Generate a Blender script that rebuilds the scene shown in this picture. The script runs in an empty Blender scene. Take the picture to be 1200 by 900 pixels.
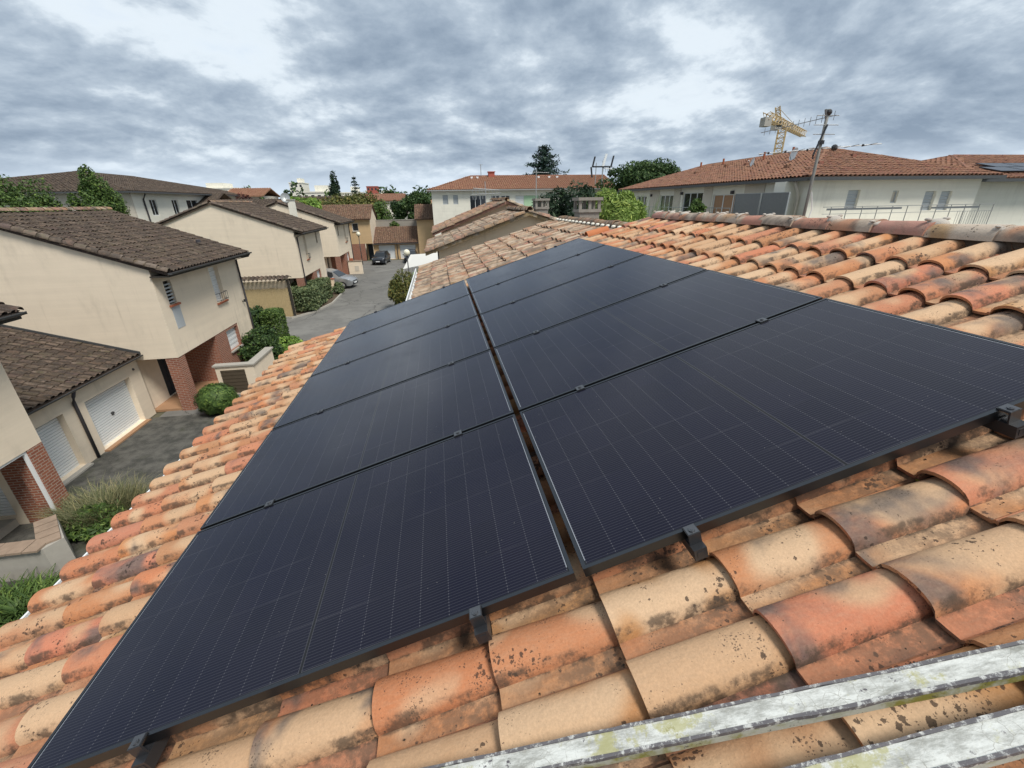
import bpy, math, random
import numpy as np
from mathutils import Vector, Matrix, Euler
random.seed(7); rng = np.random.default_rng(7)
S = bpy.context.scene
COL = S.collection
R = math.radians
# ------------------------------------------------------------------ camera
cam = bpy.data.objects.new('camera', bpy.data.cameras.new('camera'))
COL.objects.link(cam)
cam.data.sensor_width = 36; cam.data.lens = 36 * 499.95 / 1200
cam.data.clip_start = 0.05; cam.data.clip_end = 3000
cam.matrix_world = Matrix(((0.98649536, 0.0774658, -0.144312, 1.32459),
                           (-0.16311626, 0.38486939, -0.90844297, -0.89987),
                           (-0.01483199, 0.91971441, 0.3923078, 1.52195), (0, 0, 0, 1)))
S.camera = cam
S.render.resolution_x, S.render.resolution_y = 1024, 768
# ------------------------------------------------------------------ light
SUN_EL, SUN_AZ = R(56), R(142)       # azimuth measured from +Y towards +X
SUNV = Vector((math.cos(SUN_EL) * math.sin(SUN_AZ), math.cos(SUN_EL) * math.cos(SUN_AZ), math.sin(SUN_EL)))
sun = bpy.data.objects.new('sun', bpy.data.lights.new('sun', 'SUN'))
sun.data.energy = 1.5; sun.data.angle = R(17); sun.data.color = (1.0, 0.95, 0.87)
sun.rotation_euler = SUNV.to_track_quat('Z', 'Y').to_euler(); COL.objects.link(sun)
S.view_settings.view_transform = 'Standard'; S.view_settings.look = 'None'
S.view_settings.exposure = 1.30; S.view_settings.gamma = 1.0
S.cycles.max_bounces = 6

class N:
    """tiny node-tree helper"""
    def __init__(s, tree): s.t = tree; s.t.nodes.clear()
    def n(s, typ, props=None, **ins):
        nd = s.t.nodes.new('ShaderNode' + typ)
        for k, v in (props or {}).items(): setattr(nd, k, v)
        for k, v in ins.items():
            key = int(k[1:]) if k[0] == 'i' and k[1:].isdigit() else k.replace('_', ' ')
            s.set(nd.inputs[key], v)
        return nd
    def set(s, sock, v):
        if hasattr(v, 'is_output') or isinstance(v, bpy.types.NodeSocket): s.t.links.new(v, sock)
        elif isinstance(v, bpy.types.Node): s.t.links.new(v.outputs[0], sock)
        elif isinstance(v, (tuple, list)) and sock.type == 'RGBA' and len(v) == 3: sock.default_value = (*v, 1)
        else: sock.default_value = v
    def m(s, op, a, b=0.0, c=0.0, clamp=False):
        nd = s.t.nodes.new('ShaderNodeMath'); nd.operation = op; nd.use_clamp = clamp
        for i, v in enumerate((a, b, c)): s.set(nd.inputs[i], v)
        return nd.outputs[0]
    def mix(s, f, a, b, mode='MIX'):
        nd = s.t.nodes.new('ShaderNodeMix'); nd.data_type = 'RGBA'; nd.blend_type = mode
        s.set(nd.inputs[0], f); s.set(nd.inputs[6], a); s.set(nd.inputs[7], b)
        return nd.outputs[2]
    def ramp(s, f, lo, hi, smooth=True):
        nd = s.t.nodes.new('ShaderNodeMapRange'); nd.interpolation_type = 'SMOOTHSTEP' if smooth else 'LINEAR'
        s.set(nd.inputs[0], f); s.set(nd.inputs[1], lo); s.set(nd.inputs[2], hi)
        return nd.outputs[0]
    def noise(s, vec, scale, detail=4, rough=.55, dist=0.0, out=0):
        nd = s.n('TexNoise', Scale=scale, Detail=detail, Roughness=rough, Distortion=dist)
        if vec is not None: s.set(nd.inputs['Vector'], vec)
        return nd.outputs[out]
    def vm(s, op, a, b=(0, 0, 0)):
        nd = s.t.nodes.new('ShaderNodeVectorMath'); nd.operation = op
        s.set(nd.inputs[0], a); s.set(nd.inputs[1], b)
        return nd.outputs[0]
    def comb(s, x=0., y=0., z=0.): return s.n('CombineXYZ', X=x, Y=y, Z=z).outputs[0]

# ------------------------------------------------------------------ sky: broken overcast over a Nishita sky
world = bpy.data.worlds.new('World'); S.world = world; world.use_nodes = True
w = N(world.node_tree)
sky = w.n('TexSky', {'sky_type': 'NISHITA', 'sun_disc': False, 'sun_elevation': SUN_EL, 'sun_rotation': SUN_AZ})
bs = w.n('Background', Color=sky, Strength=0.06)
d = w.n('TexCoord').outputs['Generated']
sp = w.n('SeparateXYZ', Vector=d)
zz = w.m('ADD', w.m('MAXIMUM', sp.outputs[2], 0.0), 0.30)
pv = w.comb(w.m('DIVIDE', sp.outputs[0], zz), w.m('DIVIDE', sp.outputs[1], zz), 0.35)
n1 = w.noise(pv, 1.55, 14, .59, .12); n2 = w.noise(w.vm('ADD', pv, (1.3, 5.2, 3.1)), .75, 4, .5, .1)
n1b = w.noise(w.vm('ADD', pv, (.033, -.09, .01)), 1.55, 14, .59, .12)
cl = w.m('ADD', w.m('MULTIPLY', n1, .60), w.m('MULTIPLY', n2, .44))
cl = w.m('ADD', cl, w.m('MULTIPLY', w.m('SUBTRACT', n1, n1b), .62))       # lit rims, dark bases
cr = w.n('ValToRGB', Fac=cl)
el = cr.color_ramp.elements
el[0].position = .38; el[0].color = (.112, .144, .186, 1)
el[1].position = .73; el[1].color = (.37, .40, .42, 1)
for ps, c in ((.46, (.150, .185, .228)), (.54, (.205, .242, .283)), (.62, (.315, .352, .385))):
    e = el.new(ps); e.color = (*c, 1)
hz = w.ramp(sp.outputs[2], 0.0, .10)
cc = w.mix(hz, (.29, .335, .385), cr.outputs[0])
bc = w.n('Background', Color=cc, Strength=1.0)
thin = w.ramp(cl, .62, .78)
ms = w.n('MixShader', Fac=w.m('SUBTRACT', 1.0, w.m('MULTIPLY', thin, .3)), i1=bs, i2=bc)
w.n('OutputWorld', Surface=ms)

# ------------------------------------------------------------------ materials
MATS = {}
def newmat(name):
    m = bpy.data.materials.new(name); m.use_nodes = True; MATS[name] = m
    return m, N(m.node_tree)
def finish(g, col, rough=.8, bump=None, bstr=.3, bdist=.01, metallic=0.0, spec=.3, **kw):
    p = g.n('BsdfPrincipled', Base_Color=col, Roughness=rough, Metallic=metallic, **kw)
    p.inputs['Specular IOR Level'].default_value = spec
    if bump is not None:
        b = g.n('Bump', Strength=bstr, Distance=bdist, Height=bump); g.t.links.new(b.outputs[0], p.inputs['Normal'])
    g.n('OutputMaterial', Surface=p)
def rnd(g):
    """one random number for every separate piece, whether it is an object or an island of a joined mesh"""
    a = g.n('ObjectInfo').outputs['Random']; b = g.n('NewGeometry').outputs['Random Per Island']
    return g.m('FRACT', g.m('ADD', a, g.m('MULTIPLY', b, 7.31)))
def jit(g, r, k): return g.m('FRACT', g.m('MULTIPLY', r, k))

def plain(name, col, rough=.8, var=.15, scale=6., metallic=0., spec=.3, bump=0., stain=0.):
    m, g = newmat(name)
    oc = g.n('TexCoord').outputs['Object']
    n = g.noise(oc, scale, 5, .6)
    f = g.m('MULTIPLY_ADD', n, 2 * var, 1 - var)
    c = g.mix(1.0, (*col,), g.n('CombineColor', Red=f, Green=f, Blue=f).outputs[0], 'MULTIPLY')
    if stain:
        cb_ = g.noise(g.vm('MULTIPLY', oc, (.25, .25, 5.)), 1., 4, .6)
        k_ = g.m('MULTIPLY_ADD', cb_, .22, .89); c = g.mix(1., c, g.n('CombineColor', Red=k_, Green=k_, Blue=k_).outputs[0], 'MULTIPLY')
        st = g.ramp(g.noise(g.vm('MULTIPLY', oc, (1, 1, .35)), 1.1, 6, .65), .52, .72)
        c = g.mix(g.m('MULTIPLY', st, stain), c, (col[0] * .55, col[1] * .55, col[2] * .55))
    if stain:
        rs = g.m('MULTIPLY', g.ramp(g.noise(g.vm('MULTIPLY', oc, (5., 5., .22)), 1., 6, .65), .52, .74), g.ramp(g.noise(g.vm('ADD', oc, (3.3, 9.1, 2.)), .5, 3), .45, .65))
        c = g.mix(g.m('MULTIPLY', rs, min(.45, stain * 1.3)), c, (col[0] * .52, col[1] * .50, col[2] * .47))
    finish(g, c, rough, g.noise(oc, scale * 9, 4) if bump else None, bump, .01, metallic, spec)
    return m

# fired clay: orange body, cream flashing, charcoal smudges, lichen specks
def tile_mat(name, orange, cream, grey, moss, f_cream=.5, f_grey=.22, spots=.5, mossy=0., island=False, sc=1.):
    m, g = newmat(name)
    oc = g.n('TexCoord').outputs['Object']; r = rnd(g)
    off = g.comb(g.m('MULTIPLY', r, 91.), g.m('MULTIPLY', jit(g, r, 17.3), 53.), g.m('MULTIPLY', jit(g, r, 41.7), 37.))
    p = g.vm('ADD', oc, off)
    r2, r3, r4 = jit(g, r, 13.7), jit(g, r, 29.9), jit(g, r, 57.1)
    hv = g.m('MULTIPLY_ADD', r2, .24, .88)
    oran = g.mix(1., orange, g.n('CombineColor', Red=hv, Green=g.m('MULTIPLY_ADD', r3, .22, .94), Blue=g.m('MULTIPLY_ADD', r4, .26, .86)).outputs[0], 'MULTIPLY')
    bl = g.noise(p, 4.3 * sc, 1.2, .4, .3)
    if not island:
        sq = g.n('SeparateXYZ', Vector=oc)
        dx = g.m('DIVIDE', g.m('SUBTRACT', sq.outputs[0], g.m('MULTIPLY_ADD', r2, .12, .14)), .17); dy = g.m('DIVIDE', g.m('SUBTRACT', sq.outputs[1], g.m('MULTIPLY_ADD', r4, .05, .12)), .085)
        dd = g.m('ADD', g.m('MULTIPLY', dx, dx), g.m('MULTIPLY', dy, dy))
        bl = g.m('ADD', bl, g.m('MULTIPLY', g.m('SUBTRACT', 1., g.m('MINIMUM', dd, 2.2)), .13))
    fc = g.ramp(bl, g.m('MULTIPLY_ADD', r3, -.30, .58 - .3 * (f_cream - .5)), g.m('MULTIPLY_ADD', r3, -.30, .80 - .3 * (f_cream - .5)))
    c = g.mix(fc, oran, g.mix(r4, cream, (cream[0] * .86, cream[1] * .78, cream[2] * .72)))
    sm = g.noise(g.vm('ADD', p, (7.7, 3.1, 1.9)), 5.0 * sc, 3., .5, .4)
    fg = g.ramp(sm, g.m('MULTIPLY_ADD', r2, -.34, .82 - .5 * f_grey), g.m('MULTIPLY_ADD', r2, -.34, 1.04 - .5 * f_grey))
    c = g.mix(g.m('MULTIPLY', fg, .84), c, grey)
    # brush marks / dust
    st = g.noise(g.vm('MULTIPLY', p, (18, 60, 40)), 1.6, 4, .7)
    c = g.mix(g.m('MULTIPLY', g.ramp(st, .35, .8), .22), c, (.42, .31, .21))
    # black lichen specks in patches
    if spots:
        vo = g.n('TexVoronoi', {'feature': 'F1'}, Vector=g.vm('ADD', p, g.vm('MULTIPLY', g.noise(p, 110, 4, .7, out=1), (.022, .022, .022))), Scale=64. * sc)
        sz = g.m('MULTIPLY', g.ramp(g.noise(g.vm('ADD', p, (2.2, 8.1, .4)), 6.0 * sc, 4, .65), .48, .68), .72)
        rr = g.m('MULTIPLY', sz, g.n('SeparateColor', Color=vo.outputs['Color']).outputs[0])
        sp_ = g.m('LESS_THAN', vo.outputs['Distance'], rr)
        c = g.mix(g.m('MULTIPLY', sp_, .82 * min(1, spots * 1.6)), c, (.045, .032, .026))
    gn = g.m('MULTIPLY_ADD', g.noise(p, 150, 4, .75), .62, .69)
    c = g.mix(1., c, g.n('CombineColor', Red=gn, Green=gn, Blue=gn).outputs[0], 'MULTIPLY')
    if spots:
        v2 = g.n('TexVoronoi', {'feature': 'F1'}, Vector=g.vm('ADD', p, g.vm('MULTIPLY', g.noise(p, 90, 3, out=1), (.012, .012, .012))), Scale=165. * sc)
        s2 = g.m('MULTIPLY', g.ramp(g.noise(g.vm('ADD', p, (5.2, 1.1, 3.4)), 8. * sc, 5, .7), .47, .70), .62)
        c = g.mix(g.m('MULTIPLY', g.m('LESS_THAN', v2.outputs['Distance'], g.m('MULTIPLY', s2, g.n('SeparateColor', Color=v2.outputs['Color']).outputs[1])), .7), c, (.06, .045, .036))
    # grime where tiles meet (low edges of the profile stay damp)
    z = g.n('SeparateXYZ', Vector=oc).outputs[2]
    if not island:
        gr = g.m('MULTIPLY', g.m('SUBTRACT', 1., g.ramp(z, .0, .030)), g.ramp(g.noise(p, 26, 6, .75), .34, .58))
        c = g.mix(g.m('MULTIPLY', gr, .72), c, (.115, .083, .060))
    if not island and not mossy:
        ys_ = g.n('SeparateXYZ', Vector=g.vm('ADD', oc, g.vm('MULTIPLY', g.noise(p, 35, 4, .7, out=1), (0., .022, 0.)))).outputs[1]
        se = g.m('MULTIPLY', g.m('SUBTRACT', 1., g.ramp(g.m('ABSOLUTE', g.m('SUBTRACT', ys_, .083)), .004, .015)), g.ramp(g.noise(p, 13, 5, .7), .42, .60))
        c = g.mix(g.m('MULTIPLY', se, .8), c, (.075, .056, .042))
    if mossy:
        mo = g.ramp(g.noise(g.n('NewGeometry').outputs['Position'], 3.1, 8, .72, .6), .62 - .25 * mossy, .80 - .2 * mossy)
        c = g.mix(g.m('MULTIPLY', mo, .85), c, moss)
        lt = g.ramp(g.noise(g.n('NewGeometry').outputs['Position'], 9, 6, .75), .60, .72)
        c = g.mix(g.m('MULTIPLY', lt, .45 * mossy), c, (.42, .38, .32))
    bp = g.m('ADD', g.noise(p, 60, 5, .7), g.m('MULTIPLY', g.noise(p, 12, 3), 1.5))
    finish(g, c, .86, bp, .40, .007, spec=.18)
    return m

OR, CR, GY = (.475, .203, .106), (.585, .402, .252), (.095, .090, .090)
tile_mat('clay', OR, CR, GY, (.1, .09, .05), .44, .11, .70)
tile_mat('clay_ridge', (.40, .215, .15), (.50, .42, .34), (.16, .13, .11), (.14, .12, .09), .62, .2, .7, mossy=.45, island=True)
tile_mat('clay_old', (.38, .205, .135), (.50, .40, .30), (.15, .12, .10), (.14, .11, .08), .60, .28, .5, mossy=.62)
tile_mat('clay_grey', (.34, .20, .135), (.46, .38, .29), (.14, .12, .10), (.13, .11, .088), .60, .34, .4, mossy=.70)
tile_mat('clay_dark', (.080, .056, .044), (.140, .108, .088), (.034, .029, .027), (.028, .024, .021), .46, .5, 0, mossy=.40, island=True)
tile_mat('clay_brown', (.17, .088, .058), (.25, .165, .115), (.06, .045, .036), (.06, .05, .04), .45, .4, 0, mossy=.40, island=True)
tile_mat('clay_red', (.29, .128, .080), (.36, .205, .135), (.16, .078, .05), (.12, .08, .05), .45, .28, 0, mossy=.05, island=True)
tile_mat('clay_redbrown', (.25, .112, .074), (.30, .162, .108), (.12, .07, .055), (.12, .08, .05), .45, .28, 0, mossy=.08, island=True)
tile_mat('clay_verge', (.11, .082, .066), (.17, .14, .118), (.055, .047, .043), (.045, .038, .033), .5, .4, 0, mossy=.45, island=True)
plain('cream_wall', (.76, .655, .515), .92, .07, 1.6, bump=.3, stain=.32)
plain('tan_wall', (.68, .56, .42), .92, .07, 1.6, bump=.3, stain=.22)
plain('ochre_wall', (.56, .395, .225), .92, .07, 1.6, bump=.2, stain=.2)
plain('white_wall', (.77, .745, .65), .9, .05, 1.2, bump=.15, stain=.2)
plain('greige_wall', (.56, .51, .43), .9, .05, 1.2, bump=.15, stain=.10)
plain('grey_wall', (.34, .31, .27), .95, .15, 2.5, bump=.4, stain=.4)
plain('white_paint', (.76, .78, .78), .45, .04, 3, spec=.4)
plain('grey_paint', (.42, .45, .47), .5, .06, 3)
plain('white_plastic', (.72, .74, .75), .4, .03, 3, spec=.5)
plain('black_metal', (.022, .023, .026), .38, .15, 20, spec=.5)
plain('frame_metal', (.060, .066, .075), .30, .1, 30, metallic=.92, spec=.5)
plain('clamp_metal', (.11, .115, .125), .34, .15, 30, metallic=.7, spec=.5)
plain('grey_metal', (.20, .21, .215), .45, .12, 8, metallic=.5)
plain('zinc', (.085, .088, .09), .5, .2, 6, metallic=.2)
plain('pale_zinc', (.34, .34, .33), .5, .2, 6, metallic=.2)
plain('dark_pipe', (.06, .058, .066), .5, .15, 5)
plain('dark_wood', (.040, .036, .030), .7, .25, 12)
plain('door_blue', (.022, .032, .042), .5, .1, 6)
plain('louvre_brown', (.085, .066, .045), .7, .15, 12)
plain('brick_sill', (.36, .12, .065), .85, .2, 14, bump=.3)
plain('porch_tile', (.36, .21, .12), .7, .15, 5)
plain('concrete', (.38, .36, .32), .9, .14, 5, bump=.3, stain=.3)
plain('stone', (.27, .25, .22), .95, .3, 7, bump=.5, stain=.4)
plain('mortar', (.46, .42, .37), .95, .2, 14, bump=.5)
plain('bamboo', (.50, .385, .215), .8, .22, 9)
plain('coping_old', (.30, .225, .17), .95, .3, 6, bump=.4, stain=.5)
plain('canvas', (.60, .59, .55), .8, .04, 2)
plain('bark', (.10, .075, .055), .95, .3, 9, bump=.5)
plain('tyre', (.015, .015, .016), .8, .1, 10)
plain('rim', (.5, .51, .52), .35, .05, 5, metallic=.7)
plain('car_silver', (.34, .35, .36), .30, .02, 4, metallic=.55, spec=.6)
plain('car_dark', (.028, .032, .04), .25, .03, 4, metallic=.3, spec=.6)
plain('crane_yellow', (.52, .38, .19), .6, .1, 4)
plain('mast_grey', (.17, .172, .16), .6, .25, 12, metallic=.1)
plain('galvanised', (.36, .38, .38), .45, .2, 8, metallic=.4)
plain('dish_white', (.66, .67, .66), .5, .08, 4)
plain('tower_red', (.40, .11, .08), .8, .08, 2)
plain('shutter_green', (.42, .60, .40), .7, .04, 3)
plain('soil', (.10, .075, .05), .95, .3, 3, bump=.4)
plain('red_plastic', (.35, .02, .02), .5, .1, 4)
m, g = newmat('glass_dark')
finish(g, (.02, .024, .028), .08, spec=.6)
m, g = newmat('glass_pale')
finish(g, (.20, .23, .23), .10, spec=.6)
m, g = newmat('globe_white'); finish(g, (.80, .76, .60), .35, spec=.5)
m, g = newmat('headlight'); finish(g, (.55, .57, .60), .12, spec=.7)
m, g = newmat('taillight'); finish(g, (.35, .02, .015), .2, spec=.6)
m, g = newmat('earth')
po = g.n('NewGeometry').outputs['Position']
c = g.mix(g.ramp(g.noise(po, .05, 6, .6), .42, .58), (.055, .075, .03), (.13, .115, .085))
finish(g, c, .95)
m, g = newmat('asphalt')
po = g.n('NewGeometry').outputs['Position']
f = g.noise(po, .55, 6, .65); f2 = g.noise(po, 70, 3, .7)
c = g.mix(g.ramp(f, .3, .7), (.135, .132, .124), (.20, .195, .18))
c = g.mix(g.m('MULTIPLY', g.ramp(f2, .45, .7), .35), c, (.24, .23, .21))
c = g.mix(g.m('MULTIPLY', g.ramp(g.noise(po, 1.7, 7, .7, .2), .55, .68), .35), c, (.075, .072, .066))
ck = g.n('TexVoronoi', {'feature': 'DISTANCE_TO_EDGE'}, Vector=g.vm('ADD', po, g.vm('MULTIPLY', g.noise(po, 1.2, 5, .7, out=1), (1.2, 1.2, 0))), Scale=.22)
c = g.mix(g.m('MULTIPLY', g.m('LESS_THAN', ck.outputs['Distance'], .006), .7), c, (.045, .043, .04))
pt = g.n('TexVoronoi', Vector=po, Scale=.16); pk = g.n('SeparateColor', Color=pt.outputs['Color']).outputs[0]
c = g.mix(g.m('MULTIPLY', g.m('GREATER_THAN', pk, .72), .30), c, (.085, .083, .078))
finish(g, c, .9, f2, .4, .01)
m, g = newmat('old_asphalt')
po = g.n('NewGeometry').outputs['Position']
f = g.noise(po, 2.2, 8, .7, .1); f2 = g.noise(po, 55, 3, .7)
c = g.mix(g.ramp(f, .36, .64), (.048, .048, .043), (.110, .106, .094))
c = g.mix(g.m('MULTIPLY', g.ramp(f2, .52, .72), .5), c, (.20, .19, .17))
c = g.mix(g.m('MULTIPLY', g.ramp(g.noise(po, .8, 6, .7), .55, .68), .5), c, (.052, .058, .03))
finish(g, c, .92, f2, .5, .012)
# brick bond; the joints are a finger wide and far below ten pixels here
m, g = newmat('brick')
uv = g.n('UVMap').outputs[0]
bt = g.n('TexBrick', Vector=uv, Color1=(.33, .118, .068), Color2=(.235, .080, .05), Mortar=(.40, .32, .255), Scale=1., Mortar_Size=.011, Mortar_Smooth=.1, Bias=0., Brick_Width=.235, Row_Height=.078)
c = g.mix(g.m('MULTIPLY', g.noise(uv, 9, 4), .35), bt.outputs[0], (.20, .07, .045))
finish(g, c, .9, g.m('SUBTRACT', 1., bt.outputs['Fac']), .5, .012)
# foliage in several greens; every leaf gets its own tint
def leaf_mat(name, a, b, rough=.55):
    m, g = newmat(name)
    r = g.n('NewGeometry').outputs['Random Per Island']
    c = g.mix(r, a, b)
    c = g.mix(g.m('GREATER_THAN', jit(g, r, 13.3), .86), c, (b[0] * 1.5, b[1] * 1.35, b[2] * 1.2))
    p = g.n('BsdfPrincipled', Base_Color=c, Roughness=rough)
    p.inputs['Specular IOR Level'].default_value = .25
    t = g.n('BsdfTranslucent', Color=c)
    g.n('OutputMaterial', Surface=g.n('MixShader', Fac=.22, i1=p, i2=t))
leaf_mat('leaf_mid', (.042, .082, .022), (.115, .185, .048))
leaf_mat('leaf_dark', (.022, .050, .017), (.066, .118, .036))
leaf_mat('leaf_bright', (.10, .19, .03), (.22, .34, .075))
leaf_mat('leaf_blue', (.012, .032, .026), (.040, .075, .055))
leaf_mat('leaf_grey', (.065, .10, .042), (.18, .225, .115))
leaf_mat('leaf_red', (.045, .015, .014), (.10, .035, .03))
leaf_mat('leaf_olive', (.07, .10, .025), (.17, .16, .05))
leaf_mat('leaf_straw', (.08, .105, .04), (.26, .25, .14))
leaf_mat('leaf_bamboo', (.15, .24, .045), (.32, .42, .12))
leaf_mat('needle', (.014, .032, .018), (.035, .065, .032))
# worn paint over dark metal, lichen on the sides
m, g = newmat('flaking_paint')
oc = g.n('TexCoord').outputs['Object']
cr1 = g.n('TexVoronoi', {'feature': 'DISTANCE_TO_EDGE'}, Vector=g.vm('ADD', oc, g.vm('MULTIPLY', g.noise(oc, 30, 4, out=1), (.02, .02, .02))), Scale=34.)
crack = g.m('LESS_THAN', cr1.outputs['Distance'], .014)
c = g.mix(g.ramp(g.noise(g.vm('MULTIPLY', oc, (.4, 1.5, 1.)), 22, 9, .78), .34, .62), (.27, .27, .24), (.70, .71, .67))
c = g.mix(g.m('MULTIPLY', crack, g.m('MULTIPLY', g.ramp(g.noise(oc, 14, 3), .45, .6), .75)), c, (.30, .29, .25))
c = g.mix(g.m('MULTIPLY', g.ramp(g.noise(oc, 60, 5, .75), .57, .66), .5), c, (.36, .35, .31))
c = g.mix(g.ramp(g.noise(oc, 26, 8, .8), .60, .64), c, (.10, .09, .10))
c = g.mix(g.m('MULTIPLY', g.ramp(g.noise(g.vm('ADD', oc, (3, 1, 2)), 6.5, 8, .75), .55, .62), .75), c, (.40, .38, .16))
finish(g, c, .6, g.noise(oc, 45, 6, .8), .5, .004)
m, g = newmat('bare_edge')
oc = g.n('TexCoord').outputs['Object']
c = g.mix(g.ramp(g.noise(oc, 38, 8, .8), .50, .60), (.13, .122, .128), (.55, .55, .52))
finish(g, c, .6, g.noise(oc, 60, 6, .8), .5, .003)
m, g = newmat('mossy_side')
oc = g.n('TexCoord').outputs['Object']
c = g.mix(g.ramp(g.noise(oc, 6, 7, .7), .45, .60), (.46, .48, .42), (.24, .23, .05))
c = g.mix(g.ramp(g.noise(oc, 30, 7, .8), .60, .65), c, (.09, .09, .07))
finish(g, c, .75, g.noise(oc, 45, 6, .8), .5, .004)
# photovoltaic laminate: dark cells under anti-reflective glass, printed fingers and ribbons
PL, PW = 1.722, 1.0473
m, g = newmat('pv_glass')
oc = g.n('TexCoord').outputs['Object']; sx = g.n('SeparateXYZ', Vector=oc); u, v = sx.outputs[0], sx.outputs[1]
def lines(x, pitch, width, phase=0.):
    f = g.m('FRACT', g.m('ADD', g.m('DIVIDE', x, pitch), phase))
    return g.m('GREATER_THAN', g.m('ABSOLUTE', g.m('SUBTRACT', f, .5)), .5 - width / pitch / 2)
M_ = .017
cu, cv = (PL - 2 * M_) / 18, (PW - 2 * M_) / 6
fu, fv = g.m('SUBTRACT', u, M_), g.m('SUBTRACT', v, M_)
pb = cv / 16
bus = lines(fv, pb, .0024, .5)
busw = lines(fv, pb, .0046, .5)
gapu = lines(fu, cu, .0028); gapv = lines(fv, cv, .0022)
cn = g.n('TexWhiteNoise', {'noise_dimensions': '3D'}, Vector=g.comb(g.m('FLOOR', g.m('DIVIDE', fu, cu)), g.m('FLOOR', g.m('DIVIDE', fv, cv)), g.n('ObjectInfo').outputs['Random'])).outputs[0]
c = g.mix(cn, (.0024, .0023, .0118), (.0036, .0034, .0150))
c = g.mix(g.m('MULTIPLY', bus, .46), c, (.050, .051, .064))
c = g.mix(g.m('MULTIPLY', gapu, g.m('MULTIPLY_ADD', busw, .15, .010)), c, (.36, .36, .37))
c = g.mix(g.m('MULTIPLY', gapv, g.m('MULTIPLY', g.ramp(g.noise(oc, 1.7, 2), .42, .62), .11)), c, (.40, .40, .42))
dc = g.m('ABSOLUTE', g.m('SUBTRACT', u, PL / 2))
c = g.mix(g.m('MULTIPLY', g.m('LESS_THAN', dc, .0065), .35), c, (.12, .12, .13))
c = g.mix(g.m('LESS_THAN', dc, .0042), c, (.008, .008, .010))
eu = g.m('MINIMUM', u, g.m('SUBTRACT', PL, u)); ev = g.m('MINIMUM', v, g.m('SUBTRACT', PW, v))
edge = g.m('LESS_THAN', g.m('MINIMUM', eu, ev), M_ - .001)
c = g.mix(edge, c, (.012, .013, .016))
rib = g.m('MULTIPLY', g.m('LESS_THAN', g.m('ABSOLUTE', g.m('SUBTRACT', eu, .0150)), .0013), g.m('GREATER_THAN', ev, .03))
c = g.mix(g.m('MULTIPLY', rib, .5), c, (.50, .54, .60))
du = g.ramp(g.noise(oc, 2.2, 7, .65), .35, .75)
c = g.mix(g.m('MULTIPLY', du, .008), c, (.30, .26, .20))
sps = g.n('TexVoronoi', Vector=oc, Scale=34.)
dust = g.m('MULTIPLY', g.m('LESS_THAN', sps.outputs['Distance'], .06), g.m('GREATER_THAN', g.n('SeparateColor', Color=sps.outputs['Color']).outputs[0], .82))
c = g.mix(g.m('MULTIPLY', dust, .30), c, (.4, .38, .34))
finish(g, c, g.m('MULTIPLY_ADD', du, .12, .14), spec=.24)
m, g = newmat('pv_far'); finish(g, (.012, .014, .024), .25, spec=.2)

# ------------------------------------------------------------------ mesh and object helpers
WP = {}
def put(o, parent=None, loc=None):
    COL.objects.link(o)
    if parent is not None:
        o.parent = parent
        if loc is not None: o.location = Vector(loc) - WP[parent.name]
        WP[o.name] = WP[parent.name] + o.location
    else:
        if loc is not None: o.location = loc
        WP[o.name] = Vector(o.location)
    return o
def tag(o, label=None, cat=None, group=None, kind=None):
    if label: o['label'] = label
    if cat: o['category'] = cat
    if group: o['group'] = group
    if kind: o['kind'] = kind
    return o
def thing(name, label, cat, loc=(0, 0, 0), rz=0., group=None):
    o = bpy.data.objects.new(name, None); o.empty_display_size = .2
    put(o, None, loc); o.rotation_euler = (0, 0, rz)
    return tag(o, label, cat, group)

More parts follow.
